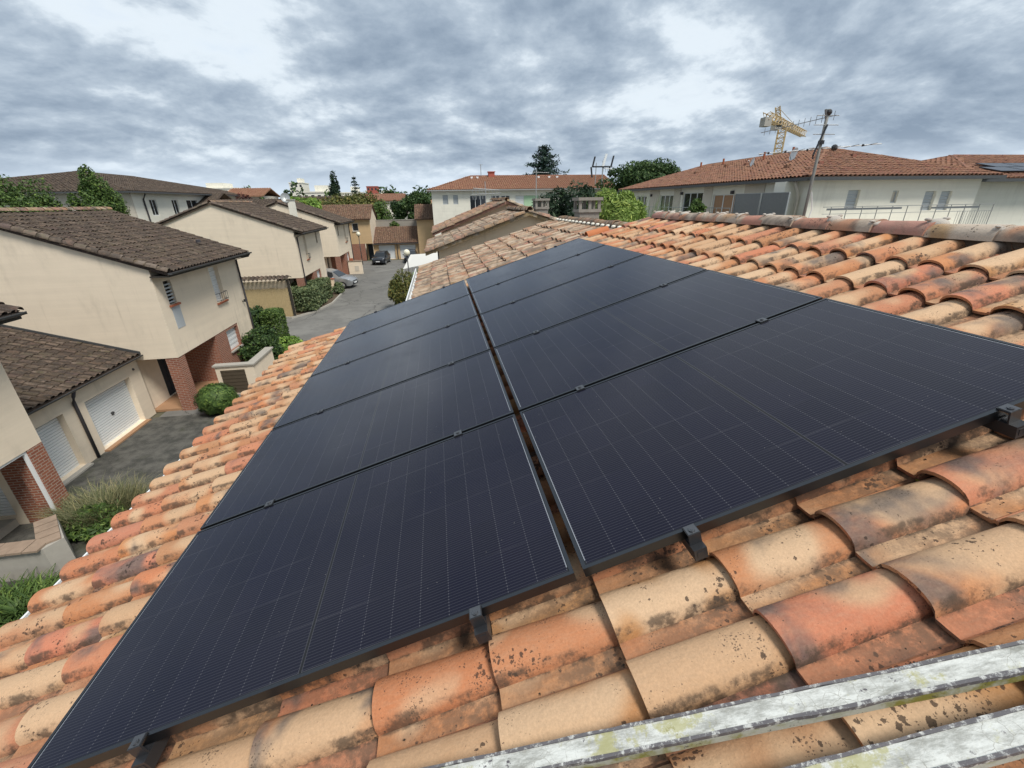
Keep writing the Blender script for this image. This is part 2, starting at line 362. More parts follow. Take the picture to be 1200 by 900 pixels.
class MB:
    def __init__(s): s.v = []; s.f = []
    def quad(s, a, b, c, d): n = len(s.v); s.v += [a, b, c, d]; s.f.append((n, n + 1, n + 2, n + 3)); return s
    def poly(s, pts): n = len(s.v); s.v += list(pts); s.f.append(tuple(range(n, n + len(pts)))); return s
    def box(s, x0, x1, y0, y1, z0, z1):
        n = len(s.v)
        s.v += [(x0, y0, z0), (x1, y0, z0), (x1, y1, z0), (x0, y1, z0), (x0, y0, z1), (x1, y0, z1), (x1, y1, z1), (x0, y1, z1)]
        s.f += [tuple(n + i for i in q) for q in ((3, 2, 1, 0), (4, 5, 6, 7), (0, 1, 5, 4), (1, 2, 6, 5), (2, 3, 7, 6), (3, 0, 4, 7))]
        return s
    def prism(s, poly, d):
        """extrude a polygon (list of 3-D points, CCW seen from outside) backwards by vector d"""
        n = len(s.v); k = len(poly)
        s.v += [tuple(p) for p in poly] + [tuple(Vector(p) + Vector(d)) for p in poly]
        s.f.append(tuple(range(n, n + k))); s.f.append(tuple(range(n + 2 * k - 1, n + k - 1, -1)))
        for i in range(k): j = (i + 1) % k; s.f.append((n + i, n + k + i, n + k + j, n + j))
        return s
    def tube(s, pts, r, seg=8, caps=True):
        pts = [Vector(p) for p in pts]; rs = r if isinstance(r, (list, tuple)) else [r] * len(pts)
        n0 = len(s.v)
        for i, p in enumerate(pts):
            t = (pts[min(i + 1, len(pts) - 1)] - pts[max(i - 1, 0)]).normalized()
            a = t.orthogonal().normalized() if abs(t.z) > .99 else t.cross(Vector((0, 0, 1))).normalized()
            b = a.cross(t).normalized()
            for k in range(seg):
                an = 2 * math.pi * k / seg
                s.v.append(tuple(p + a * (math.cos(an) * rs[i]) + b * (math.sin(an) * rs[i])))
        for i in range(len(pts) - 1):
            for k in range(seg):
                a0 = n0 + i * seg + k; a1 = n0 + i * seg + (k + 1) % seg
                s.f.append((a0, a1, a1 + seg, a0 + seg))
        if caps:
            s.f.append(tuple(n0 + k for k in range(seg))[::-1])
            s.f.append(tuple(n0 + (len(pts) - 1) * seg + k for k in range(seg)))
        return s
    def sphere(s, c, r, seg=14, rings=9, sz=1.):
        n0 = len(s.v)
        for i in range(rings + 1):
            th = math.pi * i / rings
            for k in range(seg):
                an = 2 * math.pi * k / seg
                s.v.append((c[0] + r * math.sin(th) * math.cos(an), c[1] + r * math.sin(th) * math.sin(an), c[2] + r * sz * math.cos(th)))
        for i in range(rings):
            for k in range(seg):
                a = n0 + i * seg + k; b = n0 + i * seg + (k + 1) % seg
                s.f.append((a, a + seg, b + seg, b))
        return s
    def mesh(s, name, origin=(0, 0, 0), smooth=False, uv=True):
        me = bpy.data.meshes.new(name); ox, oy, oz = origin
        me.from_pydata([(x - ox, y - oy, z - oz) for x, y, z in s.v], [], s.f)
        if smooth: me.polygons.foreach_set('use_smooth', [True] * len(me.polygons))
        if uv:
            l = me.uv_layers.new(name='UVMap').data
            for p in me.polygons:
                nx, ny, nz = map(abs, p.normal)
                for li in p.loop_indices:
                    x, y, z = s.v[me.loops[li].vertex_index]
                    l[li].uv = (x, y) if nz > .72 else ((y, z) if nx > ny else (x, z))
        me.update()
        return me
    def build(s, name, mat, parent=None, origin=None, smooth=False, uv=True):
        if parent is not None: org = WP[parent.name]
        else: org = Vector(origin if origin is not None else s.v[0])
        me = s.mesh(name, org, smooth, uv); me.materials.append(MATS[mat])
        o = bpy.data.objects.new(name, me)
        return put(o, parent, org)
def local(mb, name, mat, parent, smooth=False):
    """part given in its thing's own coordinates (for things that are rotated or copied)"""
    me = mb.mesh(name, (0, 0, 0), smooth); me.materials.append(MATS[mat])
    o = bpy.data.objects.new(name, me); COL.objects.link(o); o.parent = parent
    WP[o.name] = WP[parent.name].copy()
    return o
def copy_part(src, parent, loc=(0, 0, 0), rot=None, name=None):
    o = bpy.data.objects.new(name or src.name.split('.')[0], src.data); COL.objects.link(o); o.parent = parent
    o.location = loc
    if rot: o.rotation_euler = rot
    return o
def npmesh(name, V, F, mat, smooth=False):
    """fast mesh from vertex array (n,3) and quad array (m,4)"""
    me = bpy.data.meshes.new(name)
    me.vertices.add(len(V)); me.vertices.foreach_set('co', np.asarray(V, np.float32).ravel())
    me.loops.add(F.size); me.loops.foreach_set('vertex_index', F.ravel().astype(np.int32))
    me.polygons.add(len(F)); me.polygons.foreach_set('loop_start', np.arange(0, F.size, F.shape[1], dtype=np.int32))
    if smooth: me.polygons.foreach_set('use_smooth', np.ones(len(F), bool))
    me.update(calc_edges=True); me.validate()
    if smooth: me.set_sharp_from_angle(angle=R(36))
    me.materials.append(MATS[mat])
    return me

# ground height: the street climbs a little away from the camera
G0 = -6.42
def gz(y): return G0 + .0105 * min(max(y - 17, 0), 50)

# ------------------------------------------------------------------ roof tile templates (x up the slope, y across, z out)
def tile_template(nb=10, L=.42, G=.355, pitch=.2105, bw=.142, h=.056, t=.013, rise=.021, nx=3, lip=.007):
    ch = pitch - bw
    prof = [(-.004, lip * .6), (.004, lip), (.011, 0.), (ch * .55, -.001), (ch, 0.)]
    for i in range(1, nb):
        a = math.pi * i / nb
        prof.append((ch + bw / 2 - math.cos(a) * bw / 2, h * math.sin(a) ** .8))
    prof += [(pitch + .001, .002)]
    V, F = [], []
    k = len(prof); xs = [L * i / (nx - 1) for i in range(nx)]
    def pt(x, j, dz=0.):
        y, z = prof[j]; sc = 1.05 - .10 * x / L
        yc = ch + bw / 2
        if y > ch * .95: y = yc + (y - yc) * sc
        return (x, y, z * sc + rise * (1 - x / G) + dz)
    for x in xs:
        for j in range(k): V.append(pt(x, j))
    for i in range(nx - 1):
        for j in range(k - 1):
            a = i * k + j; F.append((a, a + k, a + k + 1, a + 1))
    b = len(V)                                  # lower end, with thickness
    for j in range(k): V.append(pt(0., j, -t))
    for j in range(k): V.append(pt(.06, j, -t))
    for j in range(k - 1):
        F.append((j, j + 1, b + j + 1, b + j)); F.append((b + j, b + j + 1, b + k + j + 1, b + k + j))
    return np.array(V, float), np.array(F, int)
TILE = tile_template()
TILE_N1 = tile_template(nb=6, pitch=.30, bw=.17, h=.040, t=.014, rise=.020, nx=2)
TILE_FAR = tile_template(nb=4, L=.40, G=.36, pitch=.24, bw=.16, h=.055, t=.012, rise=.022, nx=2)
def tile_field(name, mat, parent, org, sdir, pts_sv, tpl, kind=None, jitter=.004):
    """joined tiles: org + s*sdir + v*vdir for each (s, v)"""
    T, Fq = tpl
    sd = Vector(sdir).normalized(); nd0 = Vector((0, 0, 1)); vd = nd0.cross(sd).normalized(); nd = sd.cross(vd)
    if nd.z < 0: nd = -nd
    M = np.array([sd, vd, nd]); n = len(pts_sv)
    P = np.asarray(pts_sv, float)
    off = P[:, :1] * np.array(sd) + P[:, 1:2] * np.array(vd) + rng.normal(0, jitter, (n, 1)) * np.array(nd)
    V = (T @ M)[None] + off[:, None] + np.array(org) - np.array(WP[parent.name])
    F = Fq[None] + (np.arange(n) * len(T))[:, None, None]
    me = npmesh(name, V.reshape(-1, 3), F.reshape(-1, 4), mat, True)
    o = put(bpy.data.objects.new(name, me), parent, WP[parent.name])
    if kind: o['kind'] = kind
    return o
def grid_sv(s0, s1, v0, v1, gauge, pitch, keep=None):
    out = []
    ns, nv = int(round((s1 - s0) / gauge)), int(round((v1 - v0) / pitch))
    for i in range(ns):
        for j in range(nv):
            s, v = s0 + i * gauge, v0 + j * pitch
            if keep is None or keep(s + gauge * .5, v + pitch * .5): out.append((s, v))
    return out

# ------------------------------------------------------------------ ground, road, drive
gr = MB()
ys = [-60, 17, 67, 400, 1500]
for a, b in zip(ys[:-1], ys[1:]):
    gr.quad((-1500, a, gz(a) - .03), (1500, a, gz(a) - .03), (1500, b, gz(b) - .03), (-1500, b, gz(b) - .03))
tag(gr.build('ground', 'earth', None, (0, 0, G0)), kind='structure')
rd = MB()
for a, b in ((-20, 17), (17, 64.8)):
    rd.quad((-11.0 if a < 0 else -10.6, a, gz(a)), (1.2, a, gz(a)), (1.2, b, gz(b)), (-10.6, b, gz(b)))
tag(rd.build('road', 'asphalt', None, (-5, 0, G0)), kind='structure')
dv = MB().poly([(-11.1, 6, G0 + .005), (-5.2, 6, G0 + .005), (-5.2, 15.2, G0 + .005), (-8.3, 16.9, G0 + .005), (-11.1, 16.9, G0 + .005)])
tag(dv.build('driveway', 'old_asphalt', None, (-8, 12, G0)), kind='structure')
kb = MB()
for (x0, y0), (x1, y1) in (((-11.0, 33.0), (-9.9, 32.6)), ((-9.9, 32.6), (-8.6, 34.4)), ((-8.6, 34.4), (-7.9, 37.2)), ((-7.9, 37.2), (-7.9, 42.4))):
    d_ = Vector((x1 - x0, y1 - y0, 0)).normalized(); nrm = Vector((-d_.y, d_.x, 0)) * .13
    kb.prism([(x0, y0, gz(y0) + .12), (x1, y1, gz(y1) + .12), (x1 + nrm.x, y1 + nrm.y, gz(y1) + .12), (x0 + nrm.x, y0 + nrm.y, gz(y0) + .12)], (0, 0, -.15))
tag(kb.build('kerb', 'concrete', None, (-8.5, 35, gz(35))), kind='structure')
bd = MB().poly([(-11.1, 33.1, gz(33) + .06), (-9.9, 32.8, gz(33) + .06), (-8.7, 34.5, gz(34) + .06), (-8.05, 37.2, gz(37) + .06), (-8.05, 42.2, gz(42) + .06), (-13, 42.2, gz(42) + .06), (-13, 33.1, gz(33) + .06)])
tag(bd.build('planting_bed', 'soil', None, (-10, 37, gz(37))), kind='structure')

# ------------------------------------------------------------------ the roof we stand on
TH = 0.3019009
CT, ST = math.cos(TH), math.sin(TH)
def roofp(s, v, n=0.): return Vector((s * CT - n * ST, v, s * ST + n * CT))
house = thing('house', 'house in the foreground whose new terracotta tile roof carries the solar panels', 'house', (4.5, 0, G0))
S0, S1, V0, V1 = -1.065, 4.66, -1.263, 5.66
NB_ = -.168                                        # tile bed below the panel plane
ev, rg = roofp(S0 + .12, 0, NB_ - .03), roofp(S1 + .05, 0, NB_ - .03)
bx_ = 2 * rg.x - ev.x
wl = MB().prism([(ev.x + .45, V1 - .06, G0), (bx_ - .45, V1 - .06, G0), (bx_ - .45, V1 - .06, ev.z + .02), (rg.x, V1 - .06, rg.z - .08), (ev.x + .45, V1 - .06, ev.z + .02)][::-1], (0, -7.5, 0))
wl.build('wall', 'tan_wall', house)
dk = MB().prism([(ev.x, V1, ev.z), (rg.x, V1, rg.z), (bx_, V1, ev.z), (bx_, V1, ev.z - .05), (rg.x, V1, rg.z - .06), (ev.x, V1, ev.z - .05)], (0, -7.9, 0))
roof = dk.build('roof', 'clay_grey', house)
def tile_mesh(name, tpl, mat):
    return npmesh(name, tpl[0], tpl[1], mat, True)
me_tile = tile_mesh('tile', TILE, 'clay')
def place_tiles(me, parent, origin, rot, sv, frame, jz=.003, name='tile', ja=.012):
    pw = WP[parent.name]
    for s, v in sv:
        o = bpy.data.objects.new(name, me); COL.objects.link(o); o.parent = parent
        o.location = frame(s + random.gauss(0, .004), v + random.gauss(0, .0025), random.gauss(0, jz)) - pw
        o.rotation_euler = (rot[0] + random.gauss(0, ja * .5), rot[1] + random.gauss(0, ja * .4), rot[2] + random.gauss(0, ja))
gauge, pitch = .355, .2105
vis, hid = [], []
for i in range(16):
    for j in range(33):
        s, v = S0 + i * gauge, V0 + j * pitch
        if s < -.75 and v < -.4: continue
        under = s > .02 and s + gauge < 3.42 and v > .10 and v + pitch < 5.25
        (hid if under else vis).append((s, v))
place_tiles(me_tile, roof, None, (0, -TH, 0), vis, lambda s, v, n: roofp(s, v, NB_ + n))
tile_field('tile_bed', 'clay', roof, roofp(0, 0, NB_), (CT, 0, ST), hid, TILE, 'stuff')
# mortared ridge: overlapping half-round tiles with lumps of pale mortar in the laps
rgm = MB()
nseg = 12
def half_round(mb, p0, p1, r0, r1, t=.016, n=nseg, squash=.9):
    p0, p1 = Vector(p0), Vector(p1); d_ = (p1 - p0).normalized(); sd = d_.cross(Vector((0, 0, 1))).normalized(); up = sd.cross(d_)
    b = len(mb.v)
    for p, r_ in ((p0, r0), ((p0 + p1) / 2, (r0 + r1) / 2), (p1, r1)):
        for k in range(n + 1):
            a = math.pi * k / n
            mb.v.append(tuple(p + sd * (math.cos(a) * r_) + up * (math.sin(a) * r_ * squash)))
    for i in range(2):
        for k in range(n):
            a = b + i * (n + 1) + k; mb.f.append((a, a + 1, a + n + 2, a + n + 1))
    for p, r_, fl in ((p0, r0, 0), (p1, r1, 1)):
        b2 = len(mb.v)
        for k in range(n + 1):
            a = math.pi * k / n; mb.v.append(tuple(p + sd * (math.cos(a) * r_) + up * (math.sin(a) * r_ * squash)))
        for k in range(n + 1):
            a = math.pi * k / n; mb.v.append(tuple(p + sd * (math.cos(a) * (r_ - t)) + up * (math.sin(a) * (r_ - t) * squash)))
        for k in range(n): mb.f.append((b2 + k, b2 + k + 1, b2 + n + 2 + k, b2 + n + 1 + k)[::-1 if fl else 1])
    return mb
RX, RZ = roofp(4.735, 0, -.135).x, roofp(4.735, 0, -.135).z
me_r = half_round(MB(), (0, 0, 0), (0, .45, 0), .100, .088).mesh('ridge_tile', smooth=True); me_r.materials.append(MATS['clay_ridge'])
mt = MB(); random.seed(5)
for k in range(5): mt.sphere((random.uniform(-.07, .06), random.uniform(-.03, .03), .062 + .004 * k), .024, 8, 5, .5)
mt.sphere((0, .0, .038), .072, 10, 6, .6)
me_m = mt.mesh('mortar', smooth=True); me_m.materials.append(MATS['mortar'])
MB().box(RX - .06, RX + .06, -1.5, 5.5, RZ - .16, RZ + .035).build('ridge_bedding_shade', 'bark', roof)  # bedding strip in a dark colour, painting in the shadow under the ridge tiles
y = -1.5; k = 0
while y < 5.4:
    o = bpy.data.objects.new('ridge_tile', me_r); COL.objects.link(o); o.parent = roof; WP[o.name] = Vector((RX, y, RZ))
    o.location = Vector((RX, y, RZ + random.gauss(0, .004))) - WP[roof.name]; o.rotation_euler = (random.gauss(-.01, .01), 0, random.gauss(0, .012))
    q = bpy.data.objects.new('mortar', me_m); COL.objects.link(q); q.parent = roof
    q.location = Vector((RX + random.uniform(-.02, .02), y + .41, RZ + .028)) - WP[roof.name]; q.rotation_euler = (0, 0, random.uniform(-.4, .4)); q.scale = (random.uniform(.75, 1.05), random.uniform(.35, .8), random.uniform(.6, .95))
    y += .385; k += 1
# one loose verge tile, bright orange, at the far end of the course above the panels
vt = half_round(MB(), roofp(3.70, V1 + .02, NB_ + .085), roofp(4.04, V1 + .02, NB_ + .065), .085, .074)
plain('clay_bright', (.48, .17, .07), .8, .15, 9, bump=.2)
tag(vt.build('verge_tile', 'clay_bright', roof, smooth=True), 'bright orange half-round verge tile')
# moss and debris caught in the joints
plain('moss', (.30, .25, .05), .95, .35, 60, bump=.6); plain('litter', (.055, .042, .030), .95, .4, 60, bump=.6); plain('dropping', (.62, .60, .54), .8, .1, 30)
rq = random.Random(12); dm = {'moss': MB(), 'litter': MB(), 'dropping': MB()}
def crumbs(k, s0, v0, n, sp, r):
    for i in range(n):
        p = roofp(s0 + rq.gauss(0, sp), v0 + rq.gauss(0, sp * .6), NB_ + .012 + rq.uniform(0, .008)); dm[k].sphere(tuple(p), r * rq.uniform(.5, 1.2), 6, 4, .55)
for s_, v_ in ((2.482, -.235), (2.475, -.25), (2.13, -.245), (2.84, -.02), (2.49, -.44)): crumbs('moss', s_, v_, 9, .010, .006)
for s_, v_ in ((1.775, -.235), (1.785, -.215), (1.95, -.045), (2.13, -.02), (1.42, -.01), (1.06, -.02), (1.42, -.22), (2.49, -.02)): crumbs('litter', s_, v_, 12, .016, .005)
for i in range(60): crumbs('litter', rq.uniform(.6, 3.2), rq.choice((-.01, -.22, -.43)) + rq.gauss(.02, .008), 2, .02, .0028)
crumbs('dropping', 1.765, -.225, 2, .006, .006)
for k, mb in dm.items(): tag(mb.build('moss' if k == 'moss' else 'debris', k, roof, uv=False), kind='stuff')
# white gutter under the eave
ge = roofp(S0 - .02, 0, NB_ - .06)
gt = MB(); npf = 8
for i in range(npf):
    a0, a1 = math.pi * i / npf, math.pi * (i + 1) / npf
    p = [(ge.x - .045 - .062 * math.cos(a), ge.z - .062 * math.sin(a)) for a in (a0, a1)]
    gt.quad((p[0][0], -2, p[0][1]), (p[0][0], V1, p[0][1]), (p[1][0], V1, p[1][1]), (p[1][0], -2, p[1][1]))
gt.box(ge.x - .115, ge.x - .103, -2, V1, ge.z - .004, ge.z + .014)
gt.build('gutter', 'white_paint', house)
# back slope of the same roof, out of sight behind the ridge
tile_field('back_slope', 'clay', roof, (bx_ - (S0 + .1) * 0, V1, ev.z + .0), (-CT, 0, ST), grid_sv(0, 5.6, 0, 6.6, gauge, .24), TILE_FAR, 'stuff')

# ------------------------------------------------------------------ photovoltaic panels: five rows of two
ROWG, COLG = .0205, .0284
ROWN = ['nearest row', 'second row from the camera', 'middle row', 'fourth row from the camera', 'farthest row']
FT, FW = .034, .0115
fm = MB()
fm.box(0, PL, 0, FW, -FT, 0).box(0, PL, PW - FW, PW, -FT, 0).box(0, FW, FW, PW - FW, -FT, -.0002).box(PL - FW, PL, FW, PW - FW, -FT, -.0002)
me_f = fm.mesh('frame'); me_f.materials.append(MATS['frame_metal'])
me_g = MB().box(FW, PL - FW, FW, PW - FW, -.008, -.0022).mesh('glass'); me_g.materials.append(MATS['pv_glass'])
me_j = MB().box(PL / 2 - .06, PL / 2 + .06, PW - .12, PW - .03, -.026, -.009).mesh('junction_box'); me_j.materials.append(MATS['black_metal'])
for r_ in range(5):
    for c_ in range(2):
        side = 'eave-side column' if c_ == 0 else 'ridge-side column'
        o = thing('solar_panel', 'black solar panel in the %s, %s' % (side, ROWN[r_]), 'solar panel', roofp(c_ * (PL + COLG), r_ * (PW + ROWG)), 0, 'solar panels on the tiled roof')
        o.rotation_euler = (0, -TH, 0)
        for me in (me_f, me_g, me_j):
            q = bpy.data.objects.new(me.name.split('.')[0], me); COL.objects.link(q); q.parent = o
# rails under them with end clamps and mid clamps
VEND = 5 * PW + 4 * ROWG
def clamp_mb(end):
    b = MB()
    if end:
        b.box(-.019, .019, -.027, .010, .0008, .0055).box(-.019, .019, -.027, -.022, -.040, .0008)
        b.box(-.016, .016, -.022, -.004, -.036, -.030)
    else:
        b.box(-.022, .022, -.022, .022, .0008, .005).box(-.018, .018, -.007, .007, -.036, .0008)
    return b
me_ce = clamp_mb(True).mesh('end_clamp'); me_ce.materials.append(MATS['black_metal'])
me_cm = clamp_mb(False).mesh('mid_clamp'); me_cm.materials.append(MATS['black_metal'])
bo = MB().tube([(0, 0, .005), (0, 0, .0095)], .0085, 10).tube([(0, 0, .0095), (0, 0, .0105)], .0045, 6)
me_b = bo.mesh('bolt'); me_b.materials.append(MATS['clamp_metal'])
pl_ = MB().box(-.0165, .0165, -.0245, .008, .0058, .0068); me_p = pl_.mesh('clamp_plate'); me_p.materials.append(MATS['clamp_metal'])
pm_ = MB().box(-.0195, .0195, -.0195, .0195, .0053, .0062); me_pm = pm_.mesh('clamp_plate'); me_pm.materials.append(MATS['clamp_metal'])
RLAB = ['mounting rail nearest the eave under the panels', 'mounting rail under the eave-side panels beside the central gap', 'mounting rail under the ridge-side panels beside the central gap', 'mounting rail nearest the ridge under the panels']
for u_, lb in zip((.382, 1.412, 2.089, 3.116), RLAB):
    ra = thing('mounting_rail', lb, 'rail', roofp(u_, 0, 0), 0, 'black rails under the solar panels'); ra.rotation_euler = (0, -TH, 0)
    b = MB().box(-.02, .02, -.050, VEND + .05, -.076, -.0345).box(-.011, .011, -.0512, -.05, -.066, -.044)
    local(b, 'rail', 'black_metal', ra)
    ft = MB()
    for yy in (.15, 1.35, 2.6, 3.8, 5.0): ft.box(-.03, .03, yy, yy + .05, -.130, -.0765)
    local(ft, 'roof_hook', 'grey_metal', ra)
    for k, vv in enumerate([-.0008] + [i * (PW + ROWG) - ROWG / 2 for i in range(1, 5)] + [VEND + .0008]):
        end = k in (0, 5)
        c_ = bpy.data.objects.new('end_clamp' if end else 'mid_clamp', me_ce if end else me_cm); COL.objects.link(c_); c_.parent = ra
        c_.location = (0, vv, 0)
        if k == 5: c_.rotation_euler = (0, 0, math.pi)
        q = bpy.data.objects.new('clamp_plate', me_p if end else me_pm); COL.objects.link(q); q.parent = c_
        q = bpy.data.objects.new('bolt', me_b); COL.objects.link(q); q.parent = c_; q.location = (0, -.012 if end else 0, .0015)

# ------------------------------------------------------------------ the two paint-worn rails across the lower right corner
def worn_rail(p0, p1, wd, ht, label):
    p0, p1 = Vector(p0), Vector(p1); d_ = (p1 - p0); ln = d_.length
    o = thing('metal_rail', label, 'rail', p0, 0, 'paint-worn rails over the tiles')
    x = d_.normalized(); sd = Vector((-ST, 0, CT)).cross(x).normalized(); up = x.cross(sd)
    o.rotation_euler = Matrix((x, sd, up)).transposed().to_euler()
    # local: x along, +y away from camera, z up; the web face looks up, lips stand along both edges
    nn = 60
    def strip(y0, y1, z0, z1, wob):
        b = MB(); n0 = 0
        for i in range(nn + 1):
            xx = ln * i / nn; k1, k2 = random.gauss(0, wob), random.gauss(0, wob)
            b.v += [(xx, y0 + k1, z0), (xx, y1 + k2, z0), (xx, y1 + k2, z1 + k1 * .5), (xx, y0 + k1, z1 + k2 * .5)]
        for i in range(nn):
            a = i * 4
            for j in range(4): b.f.append((a + j, a + (j + 1) % 4, a + 4 + (j + 1) % 4, a + 4 + j)[::-1])
        b.f.append((0, 1, 2, 3)); b.f.append(tuple(nn * 4 + j for j in (3, 2, 1, 0)))
        return b
    local(strip(-wd + .0062, -.0062, -.006, 0., .0003), 'top_face', 'flaking_paint', o)
    local(strip(-.006, 0., -.008, .0028, .0006), 'far_lip', 'bare_edge', o)
    local(strip(-wd, -wd + .006, -.008, .0028, .0007), 'near_lip', 'bare_edge', o)
    local(strip(-wd + .001, -wd + .006, -ht, -.0082, .0003), 'side_face', 'mossy_side', o)
    local(strip(-.007, -.002, -ht, -.0082, .0003), 'back_face', 'mossy_side', o)
    return o
def rp(px, py, pz): return Vector((px, py, pz))
worn_rail((.596, -.225, .1355), (3.147, -.595, .927), .050, .032, 'upper of two weathered rails with flaking white paint lying over the tiles')
worn_rail((.852, -.4355, .212), (3.14, -.650, .927), .056, .032, 'lower of two weathered rails with flaking white paint, cut by the photo corner')

# ------------------------------------------------------------------ generic building helpers
def wall_holes(mb, axis, c, a0, a1, z0, z1, holes, t=.25):
    """wall slab with openings; axis 'X': plane x=c facing +x, a=y; axis 'Y': plane y=c facing -y, a=x"""
    A = sorted({a0, a1, *[h[0] for h in holes], *[h[1] for h in holes]}); Z = sorted({z0, z1, *[h[2] for h in holes], *[h[3] for h in holes]})
    for i in range(len(A) - 1):
        for j in range(len(Z) - 1):
            am, zm = (A[i] + A[i + 1]) / 2, (Z[j] + Z[j + 1]) / 2
            if any(h[0] < am < h[1] and h[2] < zm < h[3] for h in holes): continue
            if axis == 'X': mb.box(c - t, c, A[i], A[i + 1], Z[j], Z[j + 1])
            elif axis == '-X': mb.box(c, c + t, A[i], A[i + 1], Z[j], Z[j + 1])
            else: mb.box(A[i], A[i + 1], c, c + t, Z[j], Z[j + 1])
    return mb
def abox(mb, axis, c, d0, d1, a0, a1, z0, z1):
    """box from depth d0 to d1 behind the wall face (negative = proud)"""
    if axis == 'X': mb.box(c - d1, c - d0, a0, a1, z0, z1)
    elif axis == '-X': mb.box(c + d0, c + d1, a0, a1, z0, z1)
    else: mb.box(a0, a1, c + d0, c + d1, z0, z1)
    return mb
def window(parent, axis, c, a0, a1, z0, z1, style='glass', depth=.14, frame='white_paint', sill=None, panes=2, name='window'):
    fw = .05
    if style == 'shutter':
        o = MB(); n = max(3, int((z1 - z0) / .11)); h = (z1 - z0) / n
        for i in range(n): abox(o, axis, c, depth + (.012 if i % 2 else 0), depth + .05, a0, a1, z0 + i * h, z0 + (i + 1) * h - .012)
        o = o.build('shutter', frame, parent)
    else:
        o = MB()
        abox(o, axis, c, depth - .03, depth + .03, a0, a0 + fw, z0, z1); abox(o, axis, c, depth - .03, depth + .03, a1 - fw, a1, z0, z1)
        abox(o, axis, c, depth - .03, depth + .03, a0 + fw, a1 - fw, z0, z0 + fw); abox(o, axis, c, depth - .03, depth + .03, a0 + fw, a1 - fw, z1 - fw, z1)
        for k in range(1, panes):
            m_ = a0 + (a1 - a0) * k / panes; abox(o, axis, c, depth - .03, depth + .03, m_ - .03, m_ + .03, z0 + fw, z1 - fw)
        o = o.build(name, frame, parent)
        for k in range(panes):
            b0, b1 = a0 + (a1 - a0) * k / panes, a0 + (a1 - a0) * (k + 1) / panes
            g_ = MB(); abox(g_, axis, c, depth + .0, depth + .012, b0 + .03, b1 - .03, z0 + .03, z1 - .03)
            g_.build('pane', 'glass_dark' if style == 'glass' else style, o)
    if sill:
        q = MB(); abox(q, axis, c, -.09, depth - .03, a0 - .07, a1 + .07, z0 - .075, z0 - .002); q.build('sill', sill, parent)
    return o
def ribbed_door(parent, axis, c, a0, a1, z0, z1, depth=.18, mat='white_paint', rib=.092, handle=True):
    o = MB(); n = int((z1 - z0) / rib); h = (z1 - z0) / n
    for i in range(n):
        abox(o, axis, c, depth, depth + .06, a0, a1, z0 + i * h, z0 + i * h + h * .74)
        abox(o, axis, c, depth + .030, depth + .06, a0, a1, z0 + i * h + h * .74, z0 + (i + 1) * h)
    o = o.build('garage_door', mat, parent)
    if handle:
        q = MB(); am = (a0 + a1) / 2; abox(q, axis, c, depth - .05, depth, am - .06, am + .06, z0 + .88, z0 + .93); abox(q, axis, c, depth - .02, depth, am - .04, am + .04, z0 + .82, z0 + .95)
        q.build('handle', 'zinc', o)
    return o
def gutter_run(parent, x, z, y0, y1, mat='zinc', r=.075):
    b = MB(); n = 6
    for i in range(n):
        p = [(x - r * math.cos(math.pi * q / n), z - r * math.sin(math.pi * q / n)) for q in (i, i + 1)]
        b.quad((p[0][0], y0, p[0][1]), (p[0][0], y1, p[0][1]), (p[1][0], y1, p[1][1]), (p[1][0], y0, p[1][1]))
    b.box(x + r - .006, x + r + .008, y0, y1, z - .01, z + .012); b.box(x - r - .004, x + r, y0 - .006, y0, z - r * .8, z); b.box(x - r - .004, x + r, y1, y1 + .006, z - r * .8, z)
    return b.build('gutter', mat, parent)

# ------------------------------------------------------------------ the terrace of houses across the street
def verge_row(parent, p_eave, p_ridge, mat, r=.10, name='verge_tile', step=.36):
    a, b = Vector(p_eave), Vector(p_ridge); d_ = b - a; n = int(d_.length / step); d_.normalize()
    me = None
    ang = math.atan2(d_.z, math.hypot(d_.x, d_.y)); hd = math.atan2(d_.y, d_.x)
    me = half_round(MB(), (0, 0, .03), (step * 1.12, 0, .012), r, r * .86, squash=1.0, n=8).mesh(name, smooth=True); me.materials.append(MATS[mat])
    for i in range(n):
        o = bpy.data.objects.new(name, me); COL.objects.link(o); o.parent = parent
        o.location = a + d_ * (i * step) + Vector((random.gauss(0, .006), random.gauss(0, .006), random.gauss(0, .006))) - WP[parent.name]
        o.rotation_euler = (0, -ang + random.gauss(0, .01), hd)
XW, XE, XR = -9.4, -8.72, -14.6          # facade, eave edge, ridge
ZE, ZR = -.70, 1.45                      # tile level at eave and ridge for dz = 0
XB = 2 * XR - XE
SL = math.hypot(XE - XR, ZR - ZE); SD = Vector((XR - XE, 0, ZR - ZE)) / SL
